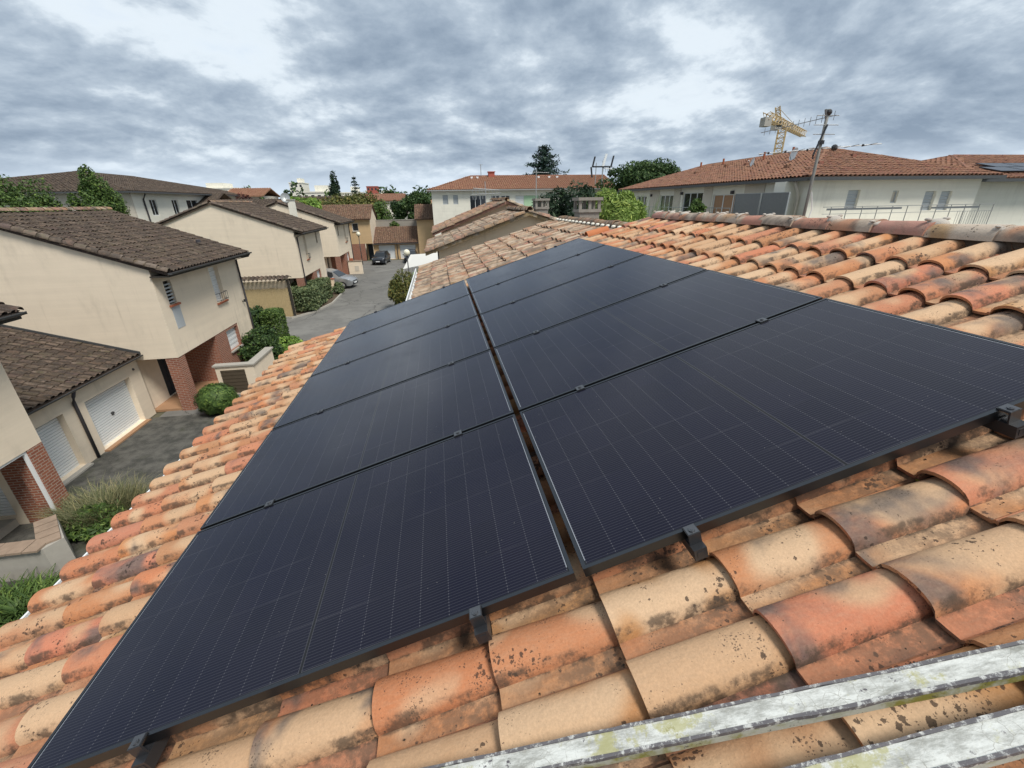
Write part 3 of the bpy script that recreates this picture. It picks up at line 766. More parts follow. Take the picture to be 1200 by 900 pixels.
def row_house(y0, y1, dz, label, wall, tiles, upper, brick_from, verge_back=True, porch=3.2):
    g0 = gz((y0 + y1) / 2) if dz else G0
    h = thing('house', label, 'house', ((XW + 2 * XR - XW) / 2, y0, g0), 0, 'houses across the street')
    ov = -4.06 + dz
    zt = lambda x: (ZE + dz - .10) + (XE - x) * (ZR - ZE) / (XE - XR) if x >= XR else (ZE + dz - .10) + (x - XB) * (ZR - ZE) / (XE - XR)
    # gable end wall facing us (with the upper floor overhanging the entrance corner)
    XI = -11.1
    gw = MB().prism([(2 * XR - XW, y0, g0), (XI, y0, g0), (XI, y0, ov), (XW, y0, ov), (XW, y0, zt(XW)), (XR, y0, zt(XR)), (2 * XR - XW, y0, zt(2 * XR - XW))], (0, .28, 0))
    gw.build('gable_wall', wall, h)
    MB().prism([(2 * XR - XW, y1 - .28, g0), (XW, y1 - .28, g0), (XW, y1 - .28, zt(XW)), (XR, y1 - .28, zt(XR)), (2 * XR - XW, y1 - .28, zt(2 * XR - XW))], (0, .28, 0)).build('gable_wall', wall, h)
    fw = MB(); holes = [(a + y0, b + y0, c_ + dz, d_ + dz) for a, b, c_, d_, k in upper]
    wall_holes(fw, 'X', XW, y0 + .28, y1 - .28, ov, zt(XW) - .005, holes, .25)
    fw.box(XI, XW - .25, y0 + .28, y0 + porch + .4, ov - .0, ov + .2)
    fw.build('upper_wall', wall, h)
    MB().box(2 * XR - XW, 2 * XR - XW + .25, y0 + .28, y1 - .28, g0, zt(2 * XR - XW) - .005).build('back_wall', wall, h)
    for a, b, c_, d_, k in upper:
        a, b, c_, d_ = a + y0, b + y0, c_ + dz, d_ + dz
        if k == 'bars':
            w_ = window(h, 'X', XW, a, b, c_, d_, 'glass_dark', .16, 'dark_wood', 'brick_sill', 1)
            q = MB()
            for i in range(6): q.box(XW - .05, XW - .03, a + .04, b - .04, c_ + .06 + i * (d_ - c_ - .1) / 6, c_ + .12 + i * (d_ - c_ - .1) / 6)
            q.build('louvre_slat', 'grey_paint', w_)
            MB().box(XW, XW + .012, a + .02, b + .06, c_ - .98, c_ - .10).build('inset_panel', 'grey_paint', h)
        elif k == 'tall':
            window(h, 'X', XW, a, b, c_, d_, 'shutter', .17, 'white_paint', 'brick_sill')
            q = MB()
            for zz_ in (c_ + .08, c_ + .42, ): q.tube([(XW, a + .02, zz_), (XW + .16, a + .05, zz_ + .02), (XW + .16, b - .05, zz_ + .02), (XW, b - .02, zz_)], .014, 6)
            for i in range(5):
                yy = a + .06 + (b - a - .12) * i / 4; q.tube([(XW + .16, yy, c_ + .05), (XW + .17, yy, c_ + .43)], .009, 5)
            q.build('balconet', 'black_metal', h)
        else:
            window(h, 'X', XW, a, b, c_, d_, 'glass_dark', .16, 'dark_wood', None, 1)
    # ground floor: brick pier at the corner, porch, brick front
    MB().box(XW - .5, XW - .02, y0 + .02, y0 + .5, g0, ov - .002).build('brick_pier', 'brick', h)
    yb = y0 + porch
    lw = MB(); wall_holes(lw, 'X', XI, y0, yb, g0, ov, [(y0 + 1.45, y0 + 2.35, g0 + .1, g0 + 2.15)], .22); lw.build('porch_wall', wall, h)
    dr = MB().box(XI - .16, XI - .10, y0 + 1.45, y0 + 2.35, g0 + .1, g0 + 2.15)
    for i in range(2):
        for j in range(3): dr.box(XI - .10, XI - .085, y0 + 1.53 + i * .4, y0 + 1.86 + i * .4, g0 + .25 + j * .63, g0 + .75 + j * .63)
    dr = dr.build('front_door', 'door_blue', h)
    MB().tube([(XI - .09, y0 + 2.28, g0 + 1.1), (XI - .03, y0 + 2.28, g0 + 1.1), (XI - .03, y0 + 2.18, g0 + 1.1)], .012, 6).build('door_handle', 'galvanised', dr)
    MB().box(XI, XW - .35, y0 + .1, yb, g0, g0 + .10).build('porch_step', 'porch_tile', h)
    MB().box(XI - .2, XW - .02, yb, yb + .24, g0, ov - .002).build('porch_return', 'brick', h)
    lf = MB(); sh = (y0 + 4.3, y0 + 5.5, ov - 1.15, ov - .12)
    wall_holes(lf, 'X', XW - .02, yb + .24, y1 - .28, g0, ov - .002, [sh], .24); lf.build('brick_front', 'brick' if brick_from else wall, h)
    window(h, 'X', XW - .02, *sh, 'shutter', .12, 'white_paint', 'concrete')
    if y1 - y0 > 6.5: MB().box(XW - .019, XW + .004, y0 + 5.62, y1 - .28, g0, ov - .002).build('corner_render', wall, h)
    # roof
    rf = MB().prism([(XE, y0 - .1, ZE + dz - .03), (XR, y0 - .1, ZR + dz - .03), (XB, y0 - .1, ZE + dz - .03), (XB, y0 - .1, ZE + dz - .13), (XR, y0 - .1, ZR + dz - .13), (XE, y0 - .1, ZE + dz - .13)][::-1], (0, y1 - y0 + .3, 0)).build('roof', tiles, h)
    tile_field('tile_rows', tiles, rf, (XE - .02, y1 + .2, ZE + dz), SD, grid_sv(-.03, SL - .1, 0, y1 - y0 + .28, .36, .24), TILE_FAR, 'stuff', .008)
    tile_field('back_tile_rows', tiles, rf, (XB, y0 - .08, ZE + dz), (-SD.x, 0, SD.z), grid_sv(0, SL - .1, 0, y1 - y0 + .28, .36, .24), TILE_FAR, 'stuff', .008)
    verge_row(rf, (XE + .02, y0 - .06, ZE + dz + .01), (XR, y0 - .06, ZR + dz + .01), 'clay_verge', .125)
    if verge_back: verge_row(rf, (XB, y0 - .06, ZE + dz + .01), (XR, y0 - .06, ZR + dz + .01), 'clay_verge', .125)
    verge_row(rf, (XR, y0 - .1, ZR + dz + .02), (XR, y1 + .2, ZR + dz + .02), 'clay_grey', .13, 'ridge_tile', .40)
    gutter_run(h, XE + .06, ZE + dz - .03, y0 - .1, y1 + .2)
    MB().box(XW, XE - .03, y0 - .08, y1 + .19, ZE + dz - .19, ZE + dz - .135).build('soffit', 'dark_wood', h)
    return h
def downpipe(parent, pts, r=.045, mat='dark_pipe'):
    return MB().tube(pts, r, 8).build('downpipe', mat, parent, smooth=True)

UP = [(.60, 1.12, -2.05, -1.13, 'bars'), (4.25, 5.15, -2.75, -1.10, 'tall')]
h1 = row_house(17.35, 24.65, 0., 'cream house with dark roof and large blank gable, beside the white garage doors', 'cream_wall', 'clay_dark', UP, True)
downpipe(h1, [(XE + .05, 24.75, -.78), (XE - .05, 24.75, -.92), (XW + .06, 24.58, -1.06), (XW + .06, 24.58, G0)])
MB().tube([(-11.06, 17.0, -4.38), (-10.9, 17.0, -4.30)], .05, 8).build('porch_lamp', 'zinc', h1)
MB().tube([(-10.1, 22.9, ZE + .65), (-10.1, 22.9, ZE + .78)], .10, 10).build('roof_vent', 'dark_pipe', h1)
MB().tube([(XW, 24.2, -3.2), (XW + .12, 24.2, -3.2)], .03, 6).tube([(XW + .12, 24.2, -3.24), (XW + .12, 24.2, -3.10)], .045, 8).build('wall_lamp', 'black_metal', h1)
UP2 = [(2.1, 2.75, -2.9, -.95, 'tall'), (5.9, 6.4, -1.95, -.95, 'plain')]
h2 = row_house(35.4, 43.0, .35, 'cream house with brown tiled roof, its gable behind the clipped hedge', 'cream_wall', 'clay_dark', UP2, True)
downpipe(h2, [(XE + .04, 35.75, -.42), (XW + .06, 35.8, -.70), (XW + .06, 35.8, gz(36))])
UP3 = [(1.0, 1.6, -2.0, -.95, 'plain'), (4.4, 5.3, -2.9, -.95, 'tall')]
h3 = row_house(49.6, 57.2, .42, 'cream house with brown tiled roof behind the silver car', 'cream_wall', 'clay_dark', UP3, True)
downpipe(h3, [(XE + .04, 57.3, -.40), (XW + .06, 57.1, -.62), (XW + .06, 57.1, gz(57))])

# satellite dish on a stub chimney behind the second roof
ch_ = thing('chimney', 'short pale chimney stub behind the second house roof', 'chimney', (-11.4, 43.6, 1.0))
MB().box(-11.75, -11.25, 43.4, 43.9, .2, 1.95).build('stack', 'white_wall', ch_); MB().box(-11.80, -11.20, 43.35, 43.95, 1.95, 2.05).build('cap', 'concrete', ch_)
def dish(name_label, loc, r, face, tilt=.5, mat='dish_white', pole=.6, cat='satellite dish', group=None):
    o = thing('satellite_dish', name_label, cat, loc, 0, group)
    b = MB(); n, m_ = 16, 5; f = Vector(face).normalized(); a = f.cross(Vector((0, 0, 1))).normalized(); up = a.cross(f)
    c0 = Vector(loc) + Vector((0, 0, pole))
    for i in range(m_ + 1):
        q = r * i / m_
        for k in range(n):
            an = 2 * math.pi * k / n
            b.v.append(tuple(c0 + a * (math.cos(an) * q * .92) + up * (math.sin(an) * q) + f * (.28 * q * q / r)))
    for i in range(m_):
        for k in range(n): b.f.append((i * n + k, i * n + (k + 1) % n, (i + 1) * n + (k + 1) % n, (i + 1) * n + k))
    b.build('reflector', mat, o, smooth=True)
    MB().tube([loc, tuple(c0 - f * .03)], .025, 6).build('pole', 'galvanised', o)
    MB().tube([tuple(c0 - up * r * .9 + f * .1), tuple(c0 + f * r * 1.1)], .015, 5).tube([tuple(c0 + f * r * 1.05), tuple(c0 + f * r * 1.25)], .04, 6).build('feed_arm', 'grey_metal', o)
    return o
dish('grey satellite dish on the stub chimney behind the second house roof', (-11.9, 43.5, 1.6), .42, (.35, -1, .35), mat='galvanised', pole=.55)

# ------------------------------------------------------------------ garage block between the two near houses
gb = thing('garage_block', 'low garage block with dark tiled roof and two white ribbed doors', 'garage', (-11.1, 14, G0))
gx = -11.1; D1, D2 = (11.35, 13.42, G0 + .06, -4.47), (14.33, 16.66, G0 + .06, -4.50)
b = MB(); wall_holes(b, 'X', gx + .18, 10.75, 17.34, G0, -3.93, [D1, D2], .24); b.build('front_wall', 'cream_wall', gb)
MB().box(-17, gx - .1, 10.75, 10.95, G0, -3.9).build('side_wall', 'cream_wall', gb)
for D in (D1, D2): ribbed_door(gb, 'X', gx + .18, *D, depth=.20)
for D in (D1, D2): MB().box(gx - .04, gx + .36, D[0] - .05, D[1] + .05, G0, G0 + .058).build('threshold', 'porch_tile' if D is D2 else 'concrete', gb)
gxe, gze, gsl = -10.72, -3.80, .33
gr_, grz = -16.2, -3.80 + .33 * 5.48
rf = MB().prism([(gxe, 10.6, gze - .02), (gr_, 10.6, grz - .02), (gr_, 10.6, grz - .12), (gxe, 10.6, gze - .12)][::-1], (0, 6.74, 0)).build('roof', 'clay_dark', gb)
gsd = Vector((-1, 0, gsl)).normalized(); gan = math.atan(gsl)
me_d = tile_mesh('tile', tile_template(nb=6, L=.42, G=.36, pitch=.27, bw=.17, h=.06, nx=2), 'clay_dark')
gtl = grid_sv(-.02, 5.7, 0, 6.74, .36, .27)
fr = lambda s, v, n: Vector((gxe, 17.34 - v, gze)) + gsd * s + Vector((gsl * math.cos(gan), 0, math.cos(gan))) * n
front_t = [q for q in gtl if q[0] < 3.9]
place_tiles(me_d, rf, None, (0, -gan, math.pi), front_t, fr, .004)
tile_field('upper_tile_rows', 'clay_dark', rf, (gxe, 17.34, gze), gsd, [q for q in gtl if q[0] >= 3.9], TILE_FAR, 'stuff')
fl = MB().prism([(gxe + .05, 17.30, gze + .10), (gr_, 17.30, grz + .10), (gr_, 17.30, grz + .02), (gxe + .05, 17.30, gze + .0)][::-1], (0, .045, 0)); fl.build('flashing', 'zinc', gb)
gutter_run(gb, gxe + .06, gze - .03, 10.6, 17.3)
downpipe(gb, [(gxe + .05, 13.85, gze - .08), (gxe - .06, 13.87, gze - .30), (gx + .24, 13.9, gze - .5), (gx + .24, 13.9, G0)], .05)

# ------------------------------------------------------------------ nearest house across the drive: only its corner shows
h0 = thing('house', 'pale house corner at the left edge with a red brick pier and white-framed opening', 'house', (-14.6, 6, G0), 0, 'houses across the street')
b = MB(); b.box(-19.8, XW, 3.0, 10.75, -4.10, -.80); b.build('upper_wall', 'cream_wall', h0)
b = MB().box(XW - .42, XW, 10.30, 10.75, G0, -4.102); b.build('brick_pier', 'brick', h0)
MB().box(XW - .95, XW - .42, 10.45, 10.75, G0, -4.102).build('brick_return', 'brick', h0)
b = MB(); wall_holes(b, 'Y', 10.45, -13.0, XW - .95, G0, -4.102, [(-12.7, -10.55, G0 + .3, -4.35)], .2); b.build('end_wall', 'cream_wall', h0)
ribbed_door(h0, 'Y', 10.45, -12.7, -10.55, G0 + .3, -4.35, .06)  # solid door built in place of one reflected in window glass
of = MB(); of.box(XW - .10, XW - .03, 10.24, 10.298, G0, -4.104).box(XW - .10, XW - .03, 6.0, 10.24, -4.17, -4.104); of.build('opening_frame', 'white_paint', h0)
b = MB(); wall_holes(b, 'X', -11.5, 5.0, 10.44, G0, -4.102, [(6.9, 9.55, G0 + .25, -4.35)], .2); b.build('recess_wall', 'cream_wall', h0)
ribbed_door(h0, 'X', -11.5, 6.9, 9.55, G0 + .25, -4.35, .1)  # recess door, likewise standing in for the reflected one
MB().box(-11.5, -10.6, 6.5, 10.44, G0, G0 + .22).build('step', 'concrete', h0)
rf = MB().prism([(XE, 11.0, ZE - .03), (XR, 11.0, ZR - .03), (XB, 11.0, ZE - .03), (XB, 11.0, ZE - .13), (XR, 11.0, ZR - .13), (XE, 11.0, ZE - .13)], (0, -8.2, 0)).build('roof', 'clay_dark', h0)
tile_field('tile_rows', 'clay_dark', rf, (XE - .02, 11.0, ZE), SD, grid_sv(-.03, SL - .1, 0, 8.1, .36, .24), TILE_FAR, 'stuff', .008)
verge_row(rf, (XE + .02, 10.98, ZE - .02), (XR, 10.98, ZR - .02), 'clay_dark', .105)
gutter_run(h0, XE + .06, ZE - .03, 3, 11.0)
MB().box(XW, XE, 3, 10.98, ZE - .19, ZE - .135).build('soffit', 'dark_wood', h0)
lw = thing('low_wall', 'low rendered garden wall with brick-tile coping in the lower left corner', 'wall', (-8.6, 8.4, G0))
b = MB().prism([(-11, 8.25, G0), (-8.15, 8.25, G0), (-7.95, 8.60, G0), (-8.75, 9.5, G0), (-8.95, 9.32, G0), (-8.35, 8.63, G0), (-11, 8.5, G0)][::-1], (0, 0, .80)); b.build('wall', 'concrete', lw)
random.seed(3)
cp = MB()
for k in range(9):
    x0 = -11 + k * .315; cp.box(x0 + .006, x0 + .305, 8.16, 8.58, G0 + .802, G0 + .85 + random.uniform(0, .01))
for k in range(4):
    t = k / 4.; a = Vector((-8.12, 8.42, G0 + .802)).lerp(Vector((-8.92, 9.40, G0 + .802)), t + .02); c_ = Vector((-8.12, 8.42, G0 + .802)).lerp(Vector((-8.92, 9.40, G0 + .802)), t + .24)
    n_ = Vector((.78, .63, 0)) * .2
    cp.prism([tuple(a - n_ + Vector((0, 0, .05))), tuple(a + n_ + Vector((0, 0, .05))), tuple(c_ + n_ + Vector((0, 0, .05))), tuple(c_ - n_ + Vector((0, 0, .05)))], (0, 0, -.045))
cp.build('coping', 'coping_old', lw)
# meter cabinet wall in front of the cream house
mc = thing('meter_wall', 'low rendered wall with a brown louvred cabinet door beside the brick porch', 'wall', (-8.1, 18.9, G0))
MB().box(-8.95, -7.35, 18.8, 19.05, G0, -5.05).box(-7.6, -7.35, 19.05, 21.2, G0, -5.05).build('wall', 'cream_wall', mc)
MB().box(-9.02, -7.28, 18.74, 19.1, -5.048, -4.98).box(-7.66, -7.28, 19.1, 21.25, -5.048, -4.98).build('coping', 'concrete', mc)
q = MB()
for i in range(13): q.box(-8.75, -7.75, 18.762 + (i % 2) * .012, 18.798, G0 + .12 + i * .083, G0 + .12 + i * .083 + .078)
q.build('louvred_door', 'louvre_brown', mc)

# ------------------------------------------------------------------ our row: the neighbour's old roof and the two stepped roofs beyond
n1 = thing('house', 'neighbouring house with lichen-covered old tile roof just past the panels', 'house', (4.5, 8.3, G0))
n1e, n1r = Vector((.80, 0, -.03)), Vector((4.5, 0, 1.10)); n1sd = (n1r - n1e).normalized(); n1a = math.atan2(n1sd.z, n1sd.x); n1L = (n1r - n1e).length
Y0, Y1 = 5.72, 10.75
MB().prism([(1.25, Y1, G0), (8.0, Y1, G0), (8.0, Y1, -.05), (4.5, Y1, 1.0), (1.25, Y1, .0)][::-1], (0, Y0 - Y1, 0)).build('wall', 'tan_wall', n1)
rf = MB().prism([(n1e.x, Y1, n1e.z), (n1r.x, Y1, n1r.z), (8.2, Y1, n1e.z), (8.2, Y1, n1e.z - .1), (n1r.x, Y1, n1r.z - .12), (n1e.x, Y1, n1e.z - .1)], (0, Y0 - Y1, 0)).build('roof', 'clay_grey', n1)
me_o = tile_mesh('tile', TILE_N1, 'clay_old')
ou = Vector((-n1sd.z, 0, n1sd.x))
place_tiles(me_o, rf, None, (0, -n1a, 0), grid_sv(0, n1L - .1, Y0, Y1, .36, .30), lambda s, v, n: n1e + n1sd * s + Vector((0, v, 0)) + ou * (n + .005), .006, ja=.03)
tile_field('back_tile_rows', 'clay_old', rf, (8.2, Y1, n1e.z + .01), (-n1sd.x, 0, n1sd.z), grid_sv(0, 3.7, 0, Y1 - Y0, .36, .24), TILE_FAR, 'stuff')
me_rr = half_round(MB(), (0, 0, 0), (0, .30, 0), .10, .085).mesh('ridge_tile', smooth=True); me_rr.materials.append(MATS['clay_grey'])
me_mm = MB().sphere((0, 0, .0), .05, 8, 5, .6).mesh('mortar', smooth=True); me_mm.materials.append(MATS['white_wall'])
y = Y0 + .02
while y < Y1 - .2:
    o = bpy.data.objects.new('ridge_tile', me_rr); COL.objects.link(o); o.parent = rf
    o.location = Vector((4.5, y, 1.10 + random.gauss(0, .006))) - WP[rf.name]; o.rotation_euler = (random.gauss(0, .02), 0, random.gauss(0, .02))
    q = bpy.data.objects.new('mortar', me_mm); COL.objects.link(q); q.parent = rf; q.location = Vector((4.385, y + .14, 1.095)) - WP[rf.name]
    y += .27
b = MB()
b.box(n1e.x - .12, n1e.x - .10, Y0, Y1, n1e.z - .11, n1e.z - .0).box(n1e.x - .10, n1e.x + .02, Y0, Y1, n1e.z - .115, n1e.z - .10).build('gutter', 'white_paint', n1)

def step_house(y0, y1, e, r, label, tiles, wall, right_drop=1.0, indiv=True):
    """gable towards us: e, r = (x, z) at eave and ridge"""
    h = thing('house', label, 'house', (r[0], (y0 + y1) / 2, G0))
    sl = (r[1] - e[1]) / (r[0] - e[0]); xr = r[0] + right_drop + 2.4; zr = r[1] - sl * (xr - r[0])
    MB().prism([(e[0] + .45, y0 + .3, G0), (xr - .3, y0 + .3, G0), (xr - .3, y0 + .3, zr + .02), (r[0], y0 + .3, r[1] - .08), (e[0] + .45, y0 + .3, e[1] + .02)], (0, y1 - y0 - .4, 0)).build('wall', wall, h)
    rf = MB().prism([(e[0], y0, e[1]), (r[0], y0, r[1]), (xr, y0, zr), (xr, y0, zr - .1), (r[0], y0, r[1] - .1), (e[0], y0, e[1] - .1)][::-1], (0, y1 - y0, 0)).build('roof', tiles, h)
    sd = Vector((r[0] - e[0], 0, r[1] - e[1])); ln = sd.length; sd.normalize(); an = math.atan2(sd.z, sd.x); up = Vector((-sd.z, 0, sd.x))
    sv = grid_sv(0, ln - .1, y0, y1, .36, .30)
    if indiv:
        me = tile_mesh('tile', TILE_N1, tiles)
        place_tiles(me, rf, None, (0, -an, 0), sv, lambda s, v, n: Vector((e[0], 0, e[1])) + sd * s + Vector((0, v, 0)) + up * (n + .005), .008, ja=.035)
    else:
        tile_field('tile_rows', tiles, rf, (e[0], 0, e[1] + .01), sd, sv, TILE_N1, 'stuff', .008)
    s2 = Vector((r[0] - xr, 0, r[1] - zr))
    tile_field('back_tile_rows', tiles, rf, (xr, y1, zr + .01), s2, grid_sv(0, s2.length - .05, 0, y1 - y0, .36, .24), TILE_FAR, 'stuff', .008)
    verge_row(rf, (e[0], y0 + .02, e[1] + .0), (r[0], y0 + .02, r[1] + .0), 'clay_grey', .10)
    verge_row(rf, (xr, y0 + .02, zr + .0), (r[0], y0 + .02, r[1] + .0), 'clay_grey', .10)
    verge_row(rf, (r[0], y0 - .02, r[1] + .03), (r[0], y1, r[1] + .03), 'clay_grey', .12, 'ridge_tile', .40)
    return h
n2 = step_house(14.4, 19.4, (.86, -.02), (4.46, 1.20), 'house with greyed tile roof and tan gable beyond the lichen-covered roof', 'clay_grey', 'tan_wall')
n3 = step_house(20.0, 26.0, (1.08, .24), (4.55, 1.56), 'house with orange-patched old roof, farthest of the stepped roofs on our side', 'clay_old', 'tan_wall', indiv=False)
MB().tube([(1.31, 14.9, .0), (1.31, 14.9, G0)], .045, 8).build('downpipe', 'dark_pipe', n2)

def stone_chimney(loc, w_, d_, ztop, label):
    x, y, z = loc
    c_ = thing('chimney', label, 'chimney', loc, 0, 'stone chimneys behind the ridge')
    b = MB().box(x - w_ / 2, x + w_ / 2, y - d_ / 2, y + d_ / 2, z, ztop - .34); b.build('stack', 'stone', c_)
    MB().box(x - w_ * .58, x + w_ * .58, y - d_ * .58, y + d_ * .58, ztop - .338, ztop - .27).build('ledge', 'stone', c_)
    p = MB(); n = 4 if w_ > .5 else 3
    for i in range(n):
        for yy in (y - d_ * .45, y + d_ * .45):
            xx = x - w_ * .48 + i * w_ * .96 / (n - 1); p.box(xx - .035, xx + .035, yy - .03, yy + .03, ztop - .268, ztop - .072)
    p.build('cap_post', 'stone', c_)
    MB().box(x - w_ * .62, x + w_ * .62, y - d_ * .62, y + d_ * .62, ztop - .07, ztop).build('cap_slab', 'stone', c_)
    return c_
stone_chimney((4.98, 15.0, .3), .42, .45, 1.62, 'narrow grey stone chimney with slab cap in front of the dark cedar')
stone_chimney((5.06, 10.2, .3), .50, .45, 1.60, 'wide grey stone chimney with posts and slab cap beside the bamboo')

# ------------------------------------------------------------------ ochre houses and garages closing the street
def facing_house(x0, x1, y, ze, zr, label, wall='ochre_wall', tiles='clay_brown', depth=7., name='house', cat='house', low=-3.55, extra=None, g0=None, group=None):
    """eave towards us; plane y faces the camera"""
    g0 = gz(y) if g0 is None else g0
    h = thing(name, label, cat, ((x0 + x1) / 2, y, g0), 0, group)
    return h
gq = gz(65)
oh = thing('house', 'ochre house with brown tiles and brick entrance left of the far garages', 'house', (-11, 65, gq))
wh = (-10.35, -9.55, -1.9, -.85)
b = MB(); wall_holes(b, 'Y', 65, -14.6, -7.9, -3.6, -.33, [wh], .25); b.build('upper_wall', 'ochre_wall', oh)
MB().box(-14.6, -7.9, 65.25, 72, -3.6, -.33).build('body', 'cream_wall', oh)
MB().prism([(-7.88, 65.0, gq), (-7.88, 72, gq), (-7.88, 72, -.35), (-7.88, 68.5, 1.4), (-7.88, 65.0, -.35)], (-.02, 0, 0)).build('side_wall', 'cream_wall', oh)
window(oh, 'Y', 65, *wh, 'glass', .12, 'white_paint', 'concrete', 1)
MB().box(-14.6, -9.0, 65.0, 65.3, gq, -3.602).build('brick_front', 'brick', oh)
MB().box(-9.0, -7.9, 66.2, 66.4, gq, -3.602).build('porch_wall', 'ochre_wall', oh)
MB().box(-8.75, -8.0, 66.14, 66.198, gq, gq + 2.1).build('front_door', 'door_blue', oh)
rf = MB().prism([(-7.7, 64.55, -.33), (-7.7, 68.5, 1.52), (-7.7, 72.4, -.33), (-7.7, 72.4, -.43), (-7.7, 68.5, 1.42), (-7.7, 64.55, -.43)][::-1], (-7.2, 0, 0)).build('roof', 'clay_brown', oh)
tile_field('tile_rows', 'clay_brown', rf, (-7.75, 64.5, -.32), (0, 3.95, 1.85), grid_sv(0, 4.3, 0, 7.1, .36, .27), TILE_FAR, 'stuff', .01)
og = thing('garage_block', 'far garage pair with brown tiled roof and white doors at the street end', 'garage', (-4.7, 65.4, gq))
b = MB(); DD = [(-7.2, -4.95, gq + .05, gq + 2.0), (-4.25, -2.0, gq + .05, gq + 2.0)]
wall_holes(b, 'Y', 65.4, -7.9, -1.5, gq, -3.62, DD, .25); b.build('front_wall', 'ochre_wall', og)
for D in DD: ribbed_door(og, 'Y', 65.4, *D, depth=.15, rib=.16, handle=False)
rf = MB().prism([(-1.55, 65.1, -3.62), (-1.55, 69.8, -1.62), (-1.55, 69.8, -1.75), (-1.55, 65.1, -3.74)][::-1], (-6.3, 0, 0)).build('roof', 'clay_brown', og)
tile_field('tile_rows', 'clay_brown', rf, (-1.5, 65.0, -3.6), (0, 4.7, 2.0), grid_sv(0, 5.0, 0, 6.2, .36, .27), TILE_FAR, 'stuff', .01)
MB().box(-7.85, -1.55, 64.95, 65.06, -3.76, -3.66).build('gutter', 'zinc', og)
MB().tube([(-4.6, 65.3, -3.7), (-4.6, 65.3, gq)], .05, 6).build('downpipe', 'dark_pipe', og)
orr = thing('house', 'ochre house with brown tiles right of the far garages', 'house', (2, 65, gq))
MB().box(-1.5, 8, 65, 71, gq, -.5).build('wall', 'ochre_wall', orr)
rf = MB().prism([(8.2, 64.5, -.5), (8.2, 68.4, 1.40), (8.2, 72.3, -.5), (8.2, 72.3, -.6), (8.2, 68.4, 1.30), (8.2, 64.5, -.6)][::-1], (-9.9, 0, 0)).build('roof', 'clay_brown', orr)
tile_field('tile_rows', 'clay_brown', rf, (8.2, 64.45, -.49), (0, 3.95, 1.9), grid_sv(0, 4.35, 0, 9.9, .36, .27), TILE_FAR, 'stuff', .01)
gwll = thing('boundary_wall', 'weathered grey boundary wall behind the far garages', 'wall', (-4.5, 71, gq))
b = MB().box(-8.5, .5, 71, 71.3, gq, -.78); b.build('wall', 'grey_wall', gwll); MB().box(-8.5, .5, 70.95, 71.35, -.778, -.70).build('coping', 'concrete', gwll)

